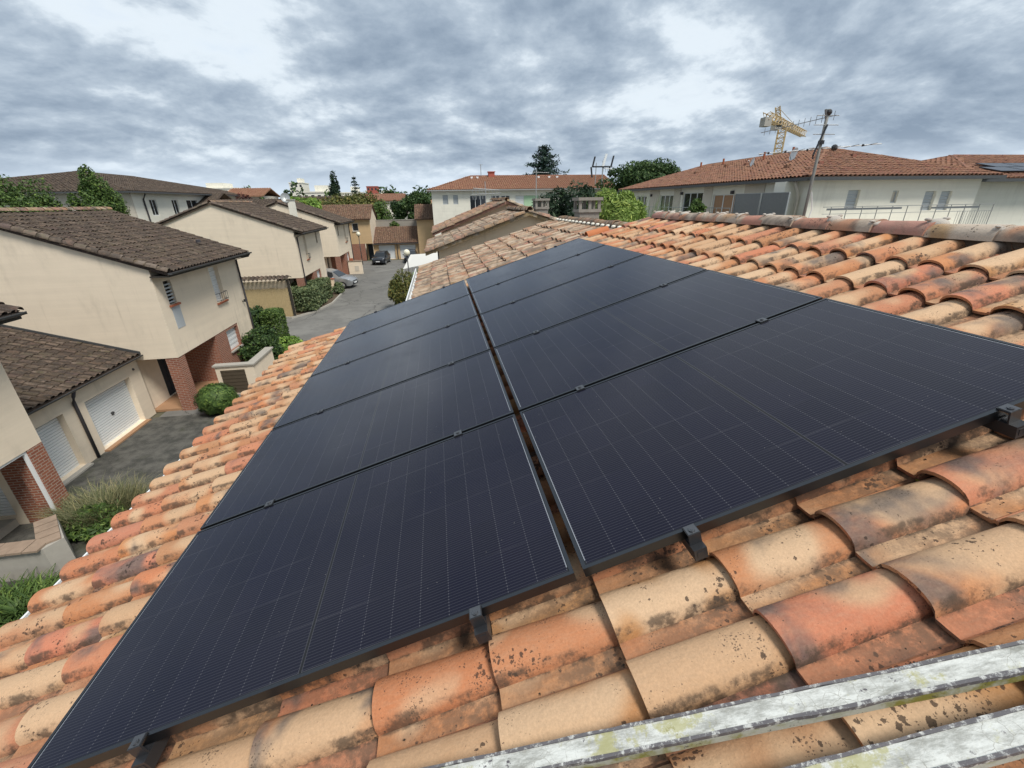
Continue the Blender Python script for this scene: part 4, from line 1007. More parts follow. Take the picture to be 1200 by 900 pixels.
# ------------------------------------------------------------------ long white block with red hipped roof
def hip_building(name, label, x0, x1, y0, y1, z0, ze, rise, wall, tiles, ov=.5, ridge='X', pitch=.3, gauge=.36, gut='pale_zinc', cat='building', hips=(True, True), front=None, faces='YX'):
    h = thing(name, label, cat, ((x0 + x1) / 2, (y0 + y1) / 2, z0))
    body = MB().box(x0 + .26, x1 - .26, y0 + .26, y1 - .26, z0, ze - .01); body.build('body', wall, h)
    X0, X1, Y0_, Y1_ = x0 - ov, x1 + ov, y0 - ov, y1 + ov
    if ridge == 'X':
        half = (Y1_ - Y0_) / 2; A = (X0 + (half if hips[0] else 0), (Y0_ + Y1_) / 2, ze + rise); B = (X1 - (half if hips[1] else 0), (Y0_ + Y1_) / 2, ze + rise)
    else:
        half = (X1 - X0) / 2; A = ((X0 + X1) / 2, Y0_ + (half if hips[0] else 0), ze + rise); B = ((X0 + X1) / 2, Y1_ - (half if hips[1] else 0), ze + rise)
    c00, c10, c11, c01 = (X0, Y0_, ze), (X1, Y0_, ze), (X1, Y1_, ze), (X0, Y1_, ze)
    r_ = MB()
    if ridge == 'X': r_.poly([c00, c10, B, A]).poly([c11, c01, A, B]).poly([c01, c00, A]).poly([c10, c11, B])
    else: r_.poly([c00, c10, A]).poly([c11, c01, B]).poly([c01, c00, A, B]).poly([c10, c11, B, A])
    r_.poly([c00, c01, c11, c10]); rf = r_.build('roof', tiles, h)
    sl = math.atan2(rise, half); ln = math.hypot(half, rise); cs = math.cos(sl)
    if ridge == 'X':
        keep = lambda s, v: (v > s * cs * hips[1] - .1) and (v < (X1 - X0) - s * cs * hips[0] + .1)
        tile_field('tile_rows', tiles, rf, (X1, Y0_, ze + .02), (0, cs, math.sin(sl)), grid_sv(-.04, ln - .1, 0, X1 - X0, gauge, pitch, keep), TILE_FAR, 'stuff', .006)
    else:
        W_ = X1 - X0
        keep = lambda s, v: s * cs - .1 < v < W_ - s * cs + .1
        tile_field('tile_rows', tiles, rf, (X1, Y0_, ze + .02), (0, cs, math.sin(sl)), grid_sv(-.04, ln - .1, 0, W_, gauge, pitch, keep), TILE_FAR, 'stuff', .006)
    if 'x' in faces:   # also the slope facing -x
        D_ = Y1_ - Y0_
        keep = (lambda s, v: s * cs - .1 < v < D_ - s * cs + .1)
        tile_field('tile_rows_west', tiles, rf, (X0, Y0_, ze + .02), (cs, 0, math.sin(sl)), grid_sv(-.04, ln - .1, 0, D_, gauge, pitch, keep), TILE_FAR, 'stuff', .006)
    if 'e' in faces:   # slope facing +x
        D_ = Y1_ - Y0_
        keep = (lambda s, v: s * cs - .1 < v < D_ - s * cs + .1)
        tile_field('tile_rows_east', tiles, rf, (X1, Y1_, ze + .02), (-cs, 0, math.sin(sl)), grid_sv(-.04, ln - .1, 0, D_, gauge, pitch, keep), TILE_FAR, 'stuff', .006)
    gm = MB().box(X0 - .10, X1 + .10, Y0_ - .12, Y0_ - .01, ze - .16, ze - .02).box(X0 - .12, X0 - .01, Y0_, Y1_, ze - .16, ze - .02).box(X1 + .01, X1 + .12, Y0_, Y1_, ze - .16, ze - .02)
    gm.build('gutter', gut, h)
    hp = MB()
    ends = [(A, B)]
    if ridge == 'X':
        if hips[0]: ends += [(c00, A), (c01, A)]
        if hips[1]: ends += [(c10, B), (c11, B)]
    else: ends += [(c00, A), (c10, A), (c01, B), (c11, B)]
    for p, q in ends: hp.tube([(p[0], p[1], p[2] + .03), (q[0], q[1], q[2] + .02)], .065, 6)
    hp.build('ridge_tiles', tiles, h)
    return h, rf
wb, wrf = hip_building('apartment_block', 'long white block with red hipped tile roof behind the old roofs', .9, 26.6, 62.5, 74.0, -6, 3.15, 1.95, 'white_wall', 'clay_red', .5, 'X', .3, .36, hips=(True, False), faces='Yx')
WO = [(2.35, 3.05, 1.35, 2.52, 's'), (3.75, 4.40, 1.35, 2.50, 's'), (6.0, 8.2, .2, 2.42, 'g'), (8.95, 10.1, 1.55, 2.38, 'g1'), (10.3, 11.5, 1.55, 2.35, 'g1'), (12.3, 15.6, -.3, 2.32, 'gr'), (18.5, 21, .2, 2.3, 'g')]
b = MB(); wall_holes(b, 'Y', 62.5, .9, 26.6, -6, 3.1, [q[:4] for q in WO], .26); b.build('front_wall', 'white_wall', wb)
for a, c_, e, f_, k in WO:
    if k == 's': window(wb, 'Y', 62.5, a, c_, e, f_, 'shutter', .1, 'grey_paint')
    elif k == 'gr':
        window(wb, 'Y', 62.5, a, a + 1.2, e, f_, 'shutter', .1, 'white_paint')
        MB().box(a + 1.2, c_, 62.56, 62.7, e, f_).build('green_panel', 'shutter_green', wb)
    else: window(wb, 'Y', 62.5, a, c_, e, f_, 'glass', .1, 'white_paint', None, 3 if k == 'g' else 2)
MB().box(.9, 26.6, 62.38, 62.5, 2.78, 3.10).build('cornice', 'white_wall', wb)
for px, hh in ((9.7, .75),): MB().box(px - .45, px + .45, 67.6, 68.4, 4.8, 5.1 + hh * .6).box(px - .55, px + .55, 67.5, 68.5, 5.1 + hh * .6, 5.2 + hh * .6).build('chimney', 'tower_red', wb)
for px in (6.6, 7.4, 16.4, 18.0, 19.2): MB().box(px, px + .3, 66.9, 67.2, 4.55, 4.95).build('roof_vent', 'white_paint', wb)
MB().tube([(8.2, 68, 5), (8.2, 68, 6.6)], .05, 5).box(7.9, 8.5, 67.97, 68.03, 6.5, 6.55).build('aerial', 'galvanised', wb)

# ------------------------------------------------------------------ apartment block on the right
rb, rrf = hip_building('apartment_block', 'pale apartment block with long red-brown hipped roof on the right', 18.1, 27.45, 17.9, 38.5, -6, 2.36, 1.62, 'white_wall', 'clay_redbrown', .45, 'Y', .24, .33, 'zinc', faces='Yx')
BO = [(20.2, 20.85, .95, 1.80, 's'), (22.62, 22.95, 1.22, 1.75, 'p'), (24.45, 25.08, .85, 1.70, 's'), (25.36, 26.0, .85, 1.70, 's')]
b = MB(); wall_holes(b, 'Y', 17.9, 18.1, 27.45, -6, 2.34, [q[:4] for q in BO], .26); b.build('front_wall', 'white_wall', rb)
for a, c_, e, f_, k in BO: window(rb, 'Y', 17.9, a, c_, e, f_, 'shutter' if k == 's' else 'greige_wall', .12, 'grey_paint', None, 1)
AO = [(30.0, 32.0, .0, 1.82, 'g'), (26.3, 28.7, .0, 1.92, 'w'), (22.4, 25.2, .6, 1.75, 'b'), (34.2, 36, .0, 1.8, 'g')]
b = MB(); wall_holes(b, '-X', 18.1, 18.16, 38.5, -6, 2.34, [q[:4] for q in AO], .26); b.build('street_wall', 'white_wall', rb)
for a, c_, e, f_, k in AO: window(rb, '-X', 18.1, a, c_, e, f_, 'glass' if k != 'b' else 'porch_tile', .12, 'white_paint', None, 3)
for a, c_ in ((20.6, 25.4), (28.9, 33.6)): MB().box(18.03, 18.098, a, c_, -.6, 2.2).build('render_band', 'greige_wall', rb) if False else None
for a0_, a1_ in ((20.75, 22.3), (25.3, 26.2), (29.0, 29.9), (32.1, 33.6)): MB().box(18.06, 18.099, a0_, a1_, -1, 2.30).build('render_band', 'greige_wall', rb)
MB().box(17.45, 18.095, 18.6, 19.3, -6, 2.2).build('flue_shaft', 'white_wall', rb)
downpipe(rb, [(17.7, 18.35, 2.2), (17.9, 18.32, 1.8), (18.0, 18.32, 1.5), (18.0, 18.32, -6)], .06, 'greige_wall')
for y_, z_ in ((23.2, 2.05), (33.2, 2.05), (28.7, 2.1)): MB().box(17.93, 18.09, y_, y_ + .14, z_ - .3, z_ - .12).build('wall_lamp', 'dark_pipe', rb)
for (vx, vy) in ((19.5, 19.2), (20.6, 24.), (20.9, 26.5), (19.3, 21), (21.2, 29), (20.2, 31.), (22.6, 20.6)):
    zz_ = 2.36 + 1.62 * min(vx - 17.65, vy - 17.45, 99) / 5.125; MB().box(vx - .12, vx + .12, vy - .12, vy + .12, zz_, zz_ + .17).build('roof_vent', 'clay_redbrown', rb)
for (vx, vy) in ((21.6, 23.6), (21.8, 26.2), (21.9, 30.5), (22.0, 33.5)): MB().tube([(vx, vy, 3.4), (vx, vy, 4.15)], .07, 6).build('vent_pipe', 'brick_sill', rb)
dish('white satellite dish near the ridge of the right block, edge-on', (20.55, 25.4, 3.1), .26, (-.9, .25, .25), pole=.42, group='dishes on the right block')
dish('white satellite dish on the right block in front of the yellow crane', (20.6, 22.2, 3.2), .32, (-.9, .1, .25), pole=.45, group='dishes on the right block')
# balcony and screens in front of it
bal = thing('balcony', 'terrace balustrade of thin grey rails in front of the right block', 'balcony', (22.3, 17.0, -1))
MB().box(18.1, 27.0, 16.6, 17.88, -.25, -.05).build('slab', 'white_wall', bal)
b = MB().box(17.9, 26.9, 16.62, 16.66, 1.10, 1.13).box(17.9, 26.9, 16.62, 16.65, .82, .84)
for i in range(12): b.tube([(18.3 + i * .78, 16.64, -.05), (18.3 + i * .78, 16.64, 1.1)], .018, 5)
for i in range(14): b.tube([(25.0 + i * .135, 16.64, -.05), (25.0 + i * .135, 16.64, .82)], .008, 4)
b.build('rail', 'pale_zinc', bal)
MB().box(18.1, 21.9, 16.63, 16.66, .98, 1.06).box(23.5, 26.1, 16.63, 16.66, .96, 1.04).build('dark_bar', 'grey_metal', bal)
b = MB().box(17.0, 17.03, 21.8, 33, 1.02, 1.06)
for i in range(10): b.tube([(17.02, 21.8 + i * 1.2, -.1), (17.02, 21.8 + i * 1.2, 1.04)], .02, 5)
b.build('side_rail', 'galvanised', bal); MB().box(16.95, 18.06, 20.5, 34, -.3, -.1).build('side_slab', 'white_wall', bal)
for k, (a, c_) in enumerate(((17.55, 19.3), (19.36, 21.3))):
    s_ = thing('privacy_screen', ['grey metal screen panel nearer the antenna mast', 'grey metal screen panel farther from the antenna mast'][k], 'screen', (16.9, (a + c_) / 2, -.1), 0, 'grey screens on the terrace')
    MB().box(16.88, 16.90, a + .03, c_ - .03, .0, 1.72).build('sheet', 'grey_metal', s_)
    MB().box(16.86, 16.92, a, a + .03, -.1, 1.75).box(16.86, 16.92, c_ - .03, c_, -.1, 1.75).box(16.86, 16.92, a + .03, c_ - .03, 1.72, 1.75).build('frame', 'galvanised', s_)
# far right block with its own panels
cb, crf = hip_building('apartment_block', 'pale block at the right edge with solar panels on its roof', 27.9, 48, 18.6, 31, -6, 2.25, 1.55, 'white_wall', 'clay_redbrown', .4, 'X', .3, .36, 'zinc', faces='Yx')
MB().box(27.9, 28.2, 18.45, 18.598, -6, 2.1).build('corner_pier', 'white_wall', cb)
b = MB(); window(cb, 'Y', 18.86, 27.95 + .3, 28.7, .9, 1.6, 'shutter', -.02, 'grey_paint')
cs_ = math.atan2(1.55, 6.6)
for k in range(6):
    a = 29.9 + (k % 3) * 1.75 + (k // 3) * 1.2; s0 = .8 + (k // 3) * 1.15
    o = thing('solar_panel', 'distant solar panel on the right-edge roof, %s row' % ['lower', 'upper'][k // 3] + ', panel %s from its left end' % ['first', 'second', 'third'][k % 3], 'solar panel', (a, 18.2 + s0 * math.cos(cs_), 2.36 + s0 * math.sin(cs_)), 0, 'solar panels on the far right roof')
    o.rotation_euler = (cs_, 0, 0)
    local(MB().box(.03, 1.67, .03, 1.07, .05, .075), 'glass', 'pv_far', o); local(MB().box(0, 1.70, 0, .03, .03, .08).box(0, 1.7, 1.07, 1.1, .03, .08).box(0, .03, .03, 1.07, .03, .08).box(1.67, 1.7, .03, 1.07, .03, .08), 'frame', 'frame_metal', o)

# ------------------------------------------------------------------ big block on the left
lb, lrf = hip_building('apartment_block', 'long beige block with dark hipped roof on the left skyline', -47.5, -27.0, 48.2, 78, -6, 3.0, 2.3, 'greige_wall', 'clay_dark', .6, 'Y', .34, .4, 'zinc', faces='Ye')
LO = [(-34.6, -33.6, 1.5, 2.5), (-28.6, -27.9, 1.0, 2.4)]
b = MB(); wall_holes(b, 'Y', 48.2, -47.5, -27.0, -6, 2.98, LO, .26); b.build('front_wall', 'greige_wall', lb)
for q in LO: window(lb, 'Y', 48.2, *q, 'glass', .12, 'white_paint', None, 2)
EO = [(51, 52.2, .8, 2.3), (55, 56.2, .8, 2.3), (58, 60.5, .2, 2.3), (63, 64.2, .9, 2.2), (66, 67.2, .9, 2.2), (71, 74, .2, 2.2), (51, 52.2, -2.2, -.7)]
b = MB(); wall_holes(b, 'X', -27.0, 48.46, 78, -6, 2.98, EO, .26); b.build('street_wall', 'white_wall', lb)
for q in EO: window(lb, 'X', -27.0, *q, 'glass', .12, 'white_paint', None, 2)
MB().box(-27, -25.6, 57.6, 62.8, -.1, .1).box(-25.7, -25.6, 57.6, 62.8, .1, .95).build('balcony', 'white_paint', lb)
MB().tube([(-25.65, 57.6, 1.1), (-25.65, 62.8, 1.1)], .03, 5).build('balcony_rail', 'grey_metal', lb)
downpipe(lb, [(-26.6, 50, 2.8), (-26.9, 50, 2.3), (-26.9, 50, -6)], .07)

# ------------------------------------------------------------------ vegetation
def leaves(name, mat, parent, pts, nrm, size, elong=1.6, seed=0, spread=.9):
    """one small quad per point, loosely facing nrm"""
    r_ = np.random.default_rng(seed); n = len(pts)
    d_ = nrm + r_.normal(0, spread, (n, 3)); d_ /= np.linalg.norm(d_, axis=1, keepdims=True) + 1e-9
    a = np.cross(d_, r_.normal(0, 1, (n, 3))); a /= np.linalg.norm(a, axis=1, keepdims=True) + 1e-9
    b = np.cross(d_, a); sz = size * r_.uniform(.6, 1.35, (n, 1))
    P = np.stack([pts - a * sz * elong * .5, pts + b * sz * .42, pts + a * sz * elong * .5 + d_ * sz * .12, pts - b * sz * .42], 1)
    V = P.reshape(-1, 3) - np.array(WP[parent.name])
    F = np.arange(n * 4).reshape(n, 4)
    me = npmesh(name, V, F, mat)
    return put(bpy.data.objects.new(name, me), parent, WP[parent.name])
def clumped(c, rad, n, seed, clumps=26, shell=.55, flat=0.):
    """points gathered in uneven clumps through an ellipsoid"""
    r_ = np.random.default_rng(seed)
    u = r_.normal(0, 1, (clumps, 3)); u /= np.linalg.norm(u, axis=1, keepdims=True)
    q = r_.uniform(shell, 1., (clumps, 1)); C_ = u * q
    k = r_.integers(0, clumps, n); cr = r_.uniform(.20, .42, clumps)
    w_ = r_.normal(0, 1, (n, 3)); w_ /= np.linalg.norm(w_, axis=1, keepdims=True)
    p = C_[k] + w_ * (cr[k][:, None] * r_.uniform(.3, 1., (n, 1)) ** .5)
    p[:, 2] = np.maximum(p[:, 2], -1. + flat)
    nr = w_ * .7 + p * .6 + np.array([0, 0, .35])
    return p * np.array(rad) + np.array(c), nr
def limbs(mb, base, top, r0, n, seed, spread, start=.35):
    r_ = random.Random(seed); b, t = Vector(base), Vector(top)
    mid = b.lerp(t, .5) + Vector((r_.uniform(-.1, .1), r_.uniform(-.1, .1), 0)) * (t - b).length * .4
    mb.tube([b, mid, t], [r0, r0 * .7, r0 * .2], 7)
    for i in range(n):
        f = start + (1 - start) * (i + .5) / n; p = b.lerp(t, f); a = r_.uniform(0, 6.283); l = spread * r_.uniform(.5, 1.) * (1.15 - f)
        e = p + Vector((math.cos(a) * l, math.sin(a) * l, l * r_.uniform(.35, .9)))
        mb.tube([p, p.lerp(e, .5) + Vector((0, 0, l * .08)), e], [r0 * .45 * (1.2 - f), r0 * .28 * (1.2 - f), .012], 5)
    return mb
def tree(name, label, base, c, rad, n, leaf, mat, seed, cat='tree', clumps=30, trunk=.16, group=None, elong=1.5):
    o = thing(name, label, cat, base, 0, group)
    limbs(MB(), base, (c[0], c[1], c[2] + rad[2] * .6), trunk, 9, seed, max(rad[0], rad[1]) * .9).build('trunk', 'bark', o, uv=False)
    p, nr = clumped(c, rad, n, seed, clumps)
    leaves('crown', mat, o, p, nr, leaf, elong, seed)
    return o
def bush(name, label, c, rad, n, leaf, mat, seed, cat='bush', clumps=34, elong=1.5, shell=.7, clipped=False, group=None):
    base = (c[0], c[1], c[2] - rad[2])
    o = thing(name, label, cat, base, 0, group)
    p, nr = clumped(c, rad, n, seed, clumps, shell)
    if clipped:
        r2_ = np.random.default_rng(seed); u = r2_.normal(0, 1, (n, 3)); u /= np.linalg.norm(u, axis=1, keepdims=True); nr = u.copy()
        lump = 1 + .09 * np.sin(u[:, 0] * 9 + seed) * np.cos(u[:, 2] * 8) + .04 * np.sin(u[:, 1] * 13)
        p = np.array(c) + u * np.array(rad) * (r2_.uniform(.70, 1.06, (n, 1)) * lump[:, None])
    p[:, 2] = np.maximum(p[:, 2], base[2] + .02)
    st = MB(); r_ = random.Random(seed)
    for i in range(7):
        a = r_.uniform(0, 6.28); st.tube([base, (c[0] + math.cos(a) * rad[0] * .35, c[1] + math.sin(a) * rad[1] * .35, c[2]), (c[0] + math.cos(a) * rad[0] * .7, c[1] + math.sin(a) * rad[1] * .7, c[2] + rad[2] * .5)], [.03, .02, .008], 5)
    st.build('stem', 'bark', o, uv=False)
    leaves('foliage', mat, o, p, nr, leaf, elong, seed)
    return o
def box_hedge(name, label, x0, x1, y0, y1, z0, z1, n, leaf, mat, seed, cat='hedge', round_=.25, elong=1.5):
    o = thing(name, label, cat, ((x0 + x1) / 2, (y0 + y1) / 2, z0)); r_ = np.random.default_rng(seed)
    h = np.array([(x1 - x0) / 2, (y1 - y0) / 2, (z1 - z0) / 2]); c = np.array([(x0 + x1) / 2, (y0 + y1) / 2, (z0 + z1) / 2])
    u = r_.uniform(-1, 1, (n, 3)); ax = r_.choice(3, n, p=[.3, .3, .4]); sg = np.where(r_.random(n) < .5, -1, 1); sg[ax == 2] = 1
    u[np.arange(n), ax] = sg * r_.uniform(.72, 1.03, n)
    q = np.abs(u); over = np.maximum(0, np.sort(q, 1)[:, 1] - (1 - round_)); u *= (1 - over * .45)[:, None]
    bump = np.sin(u[:, 0] * h[0] * 3.1 + seed) * np.cos(u[:, 1] * h[1] * 2.7) * .06
    p = c + u * h + u * bump[:, None]; p[:, 2] = np.maximum(p[:, 2], z0)
    nr = np.zeros((n, 3)); nr[np.arange(n), ax] = sg
    st = MB(); k = max(2, int((x1 - x0 + y1 - y0) / 1.1)); rr = random.Random(seed)
    for i in range(k):
        xx, yy = rr.uniform(x0 + .2, x1 - .2), rr.uniform(y0 + .2, y1 - .2); st.tube([(xx, yy, z0), (xx, yy, z1 - .25)], [.04, .015], 5)
    st.build('stem', 'bark', o, uv=False)
    leaves('foliage', mat, o, p, nr + np.array([0, 0, .3]), leaf, elong, seed, .8)
    return o
def grass_clump(name, label, c, rad, n, length, mat, seed, cat='plant', droop=.5, width=.02, lean=.45):
    o = thing(name, label, cat, c); r_ = np.random.default_rng(seed)
    ang = r_.uniform(0, 6.283, n); rr = np.sqrt(r_.random(n)); b = np.stack([c[0] + np.cos(ang) * rr * rad[0], c[1] + np.sin(ang) * rr * rad[1], np.full(n, c[2])], 1)
    a2 = ang + r_.normal(0, .8, n); L_ = length * r_.uniform(.55, 1.15, n); ln = lean * r_.uniform(.3, 1.2, n)
    out = np.stack([np.cos(a2), np.sin(a2), np.zeros(n)], 1); sd = np.stack([-np.sin(a2), np.cos(a2), np.zeros(n)], 1) * width
    rows = []
    for t in (0., .4, .75, 1.):
        ctr = b + out * (L_ * ln * t * t * 1.3)[:, None] + np.array([0, 0, 1.]) * (L_ * (t - droop * .5 * t ** 3))[:, None]
        wd = (1 - t * .9); rows += [ctr - sd * wd, ctr + sd * wd]
    V = np.stack(rows, 1).reshape(-1, 3) - np.array(c)
    base = np.array([[0, 1, 3, 2], [2, 3, 5, 4], [4, 5, 7, 6]]); F = (base[None] + (np.arange(n) * 8)[:, None, None]).reshape(-1, 4)
    put(bpy.data.objects.new('blade_tuft', npmesh('blade_tuft', V, F, mat)), o, c)
    return o
def conifer(name, label, base, h, r0, mat, seed, droop=.15, cat='tree', n=26, tufts=70, taper=1., first=.1, leaf=None):
    o = thing(name, label, cat, base); r_ = np.random.default_rng(seed); b = Vector(base)
    tr = MB().tube([b, b + Vector((0, 0, h))], [h * .018 + .05, .02], 7)
    P, Nn = [], []
    for i in range(n):
        f = first + (1 - first) * i / n; z = h * f; rad = r0 * (1 - f) ** taper + .04 * r0
        for k in range(6):
            a = r_.uniform(0, 6.283); l = rad * r_.uniform(.55, 1.12)
            e = b + Vector((math.cos(a) * l, math.sin(a) * l, z - droop * l + .10 * l * (f > .75)))
            s_ = b + Vector((0, 0, z)); tr.tube([s_, e], [.03, .008], 4, False)
            m_ = max(6, int(tufts * l / r0))
            t = r_.uniform(.12, 1., (m_, 1)); q = np.array(s_) * (1 - t) + np.array(e) * t
            P.append(q + r_.normal(0, 1, (m_, 3)) * np.array([.075, .075, .035]) * min(r0, 5) * .9); Nn.append(np.tile(np.array([math.cos(a) * .3, math.sin(a) * .3, 1.]), (m_, 1)))
    tr.build('trunk', 'bark', o, uv=False)
    leaves('crown', mat, o, np.concatenate(P), np.concatenate(Nn), leaf or r0 * .085, 2.4, seed, .5)
    return o

bush('clipped_bush', 'round clipped dark green bush beside the brick porch pier', (-8.25, 16.95, -5.82), (.72, .68, .62), 12000, .075, 'leaf_mid', 11, clipped=True)
bush('shrub', 'large dark shrub in front of the white ground-floor shutter', (-8.55, 22.9, -5.45), (.95, .95, .98), 8000, .10, 'leaf_dark', 12, clumps=50)
bush('shrub', 'low bright green shrub behind the meter wall', (-7.7, 24.0, -5.95), (1.0, 1.2, .55), 5000, .09, 'leaf_bright', 13, clumps=40)
box_hedge('clipped_hedge', 'tall narrow clipped dark hedge block by the downpipe corner', -9.55, -8.45, 26.0, 27.4, gz(26), -4.30, 7000, .08, 'leaf_mid', 14)
bush('shrub', 'loose dark shrub behind the cream house corner', (-10.4, 26.9, -5.2), (.95, .9, 1.1), 4500, .10, 'leaf_dark', 15)
box_hedge('hedge', 'clipped grey-green hedge in the curved bed before the second house', -11.0, -8.45, 34.0, 40.4, gz(36) + .06, -4.35, 14000, .13, 'leaf_grey', 16)
bush('shrub', 'small shrub at the hedge end by the silver car', (-8.25, 41.4, -5.65), (.55, .6, .5), 1500, .10, 'leaf_grey', 17)
bush('shrub', 'tall olive-green photinia shrub beside the white canopy', (-1.55, 33.6, -4.85), (1.15, 1.2, 1.45), 9000, .11, 'leaf_olive', 18, clumps=46)
bush('shrub', 'bright green shrub against the neighbour eave', (-.35, 32.6, -4.5), (.6, .8, 1.3), 4000, .11, 'leaf_bright', 19)
grass_clump('ornamental_grass', 'feathery straw-topped grass by the brick pier', (-8.35, 10.3, G0), (1.0, .75), 2400, .92, 'leaf_straw', 20, width=.011, lean=.5)
bush('shrub', 'low green shrub under the feathery grass', (-8.3, 9.9, -6.15), (.95, .7, .34), 5000, .06, 'leaf_mid', 21, elong=2.6, shell=.4)
grass_clump('leafy_plant', 'dark strappy-leaved plant in the lower left corner', (-8.05, 7.2, G0), (1.1, .6), 1300, .55, 'leaf_mid', 22, width=.03, lean=.8, droop=.9)
MB().box(-8.8, -8.3, 6.35, 6.75, G0, G0 + .42).box(-8.75, -8.35, 6.4, 6.7, G0 + .42, G0 + .46)
tb = thing('plastic_tub', 'red tub among the plants at the left edge', 'tub', (-8.55, 6.7, G0)); MB().tube([(-8.55, 6.7, G0), (-8.55, 6.7, G0 + .38), (-8.55, 6.7, G0 + .40)], [.20, .27, .29], 14).build('shell', 'red_plastic', tb, smooth=False)

# bamboo screen with tiled cap
fs = thing('garden_screen', 'reed screen under a little tiled cap before the second house', 'fence', (-11.3, 33, gz(33)))
MB().box(-13.6, -9.75, 33.1, 33.28, gz(33), -3.55).build('wall', 'tan_wall', fs)
cv_ = MB(); rr = random.Random(4)
for i in range(60):
    x = -13.5 + i * .0625; cv_.box(x, x + .05, 33.02 + rr.uniform(0, .02), 33.09, gz(33), -4.05 + rr.uniform(-.06, .04))
cv_.build('reed', 'bamboo', fs)
cpz = MB()
for i in range(15): half_round(cpz, (-13.8 + i * .285, 33.75, -3.42), (-13.8 + i * .285, 33.15, -3.22), .13, .11, n=6); half_round(cpz, (-13.8 + i * .285, 32.6, -3.42), (-13.8 + i * .285, 33.2, -3.22), .13, .11, n=6)
cpz.build('cap_tiles', 'clay_dark', fs)
MB().box(-9.85, -9.70, 32.95, 33.1, gz(33), -3.45).build('post', 'dark_wood', fs)
sc_ = MB()
for i in range(9): sc_.box(-9.6, -9.55, 27.6 + i * .55, 27.6 + i * .55 + .5, gz(29), -5.0)
gwl = thing('parking_wall', 'low rendered wall with coping at the silver car bay', 'wall', (-10, 43.2, gz(43)))
MB().box(-11.6, -8.9, 43.05, 43.25, gz(43), -5.05).build('wall', 'tan_wall', gwl); MB().box(-11.65, -8.85, 43.0, 43.3, -5.048, -4.98).build('coping', 'brick_sill', gwl)
g2 = thing('meter_wall', 'cream rendered meter wall with brick coping beyond the silver car', 'wall', (-8.2, 54, gz(54)))
MB().box(-9.3, -7.75, 53.0, 53.25, gz(53), -4.6).build('wall', 'cream_wall', g2); MB().box(-9.35, -7.7, 52.95, 53.3, -4.598, -4.5).build('coping', 'coping_old', g2); MB().box(-8.6, -8.15, 52.97, 52.998, -5.7, -5.1).build('meter_door', 'greige_wall', g2)
MB().box(-9.1, -8.7, 52.98, 53.27, -4.498, -4.25).build('planter', 'brick_sill', g2)

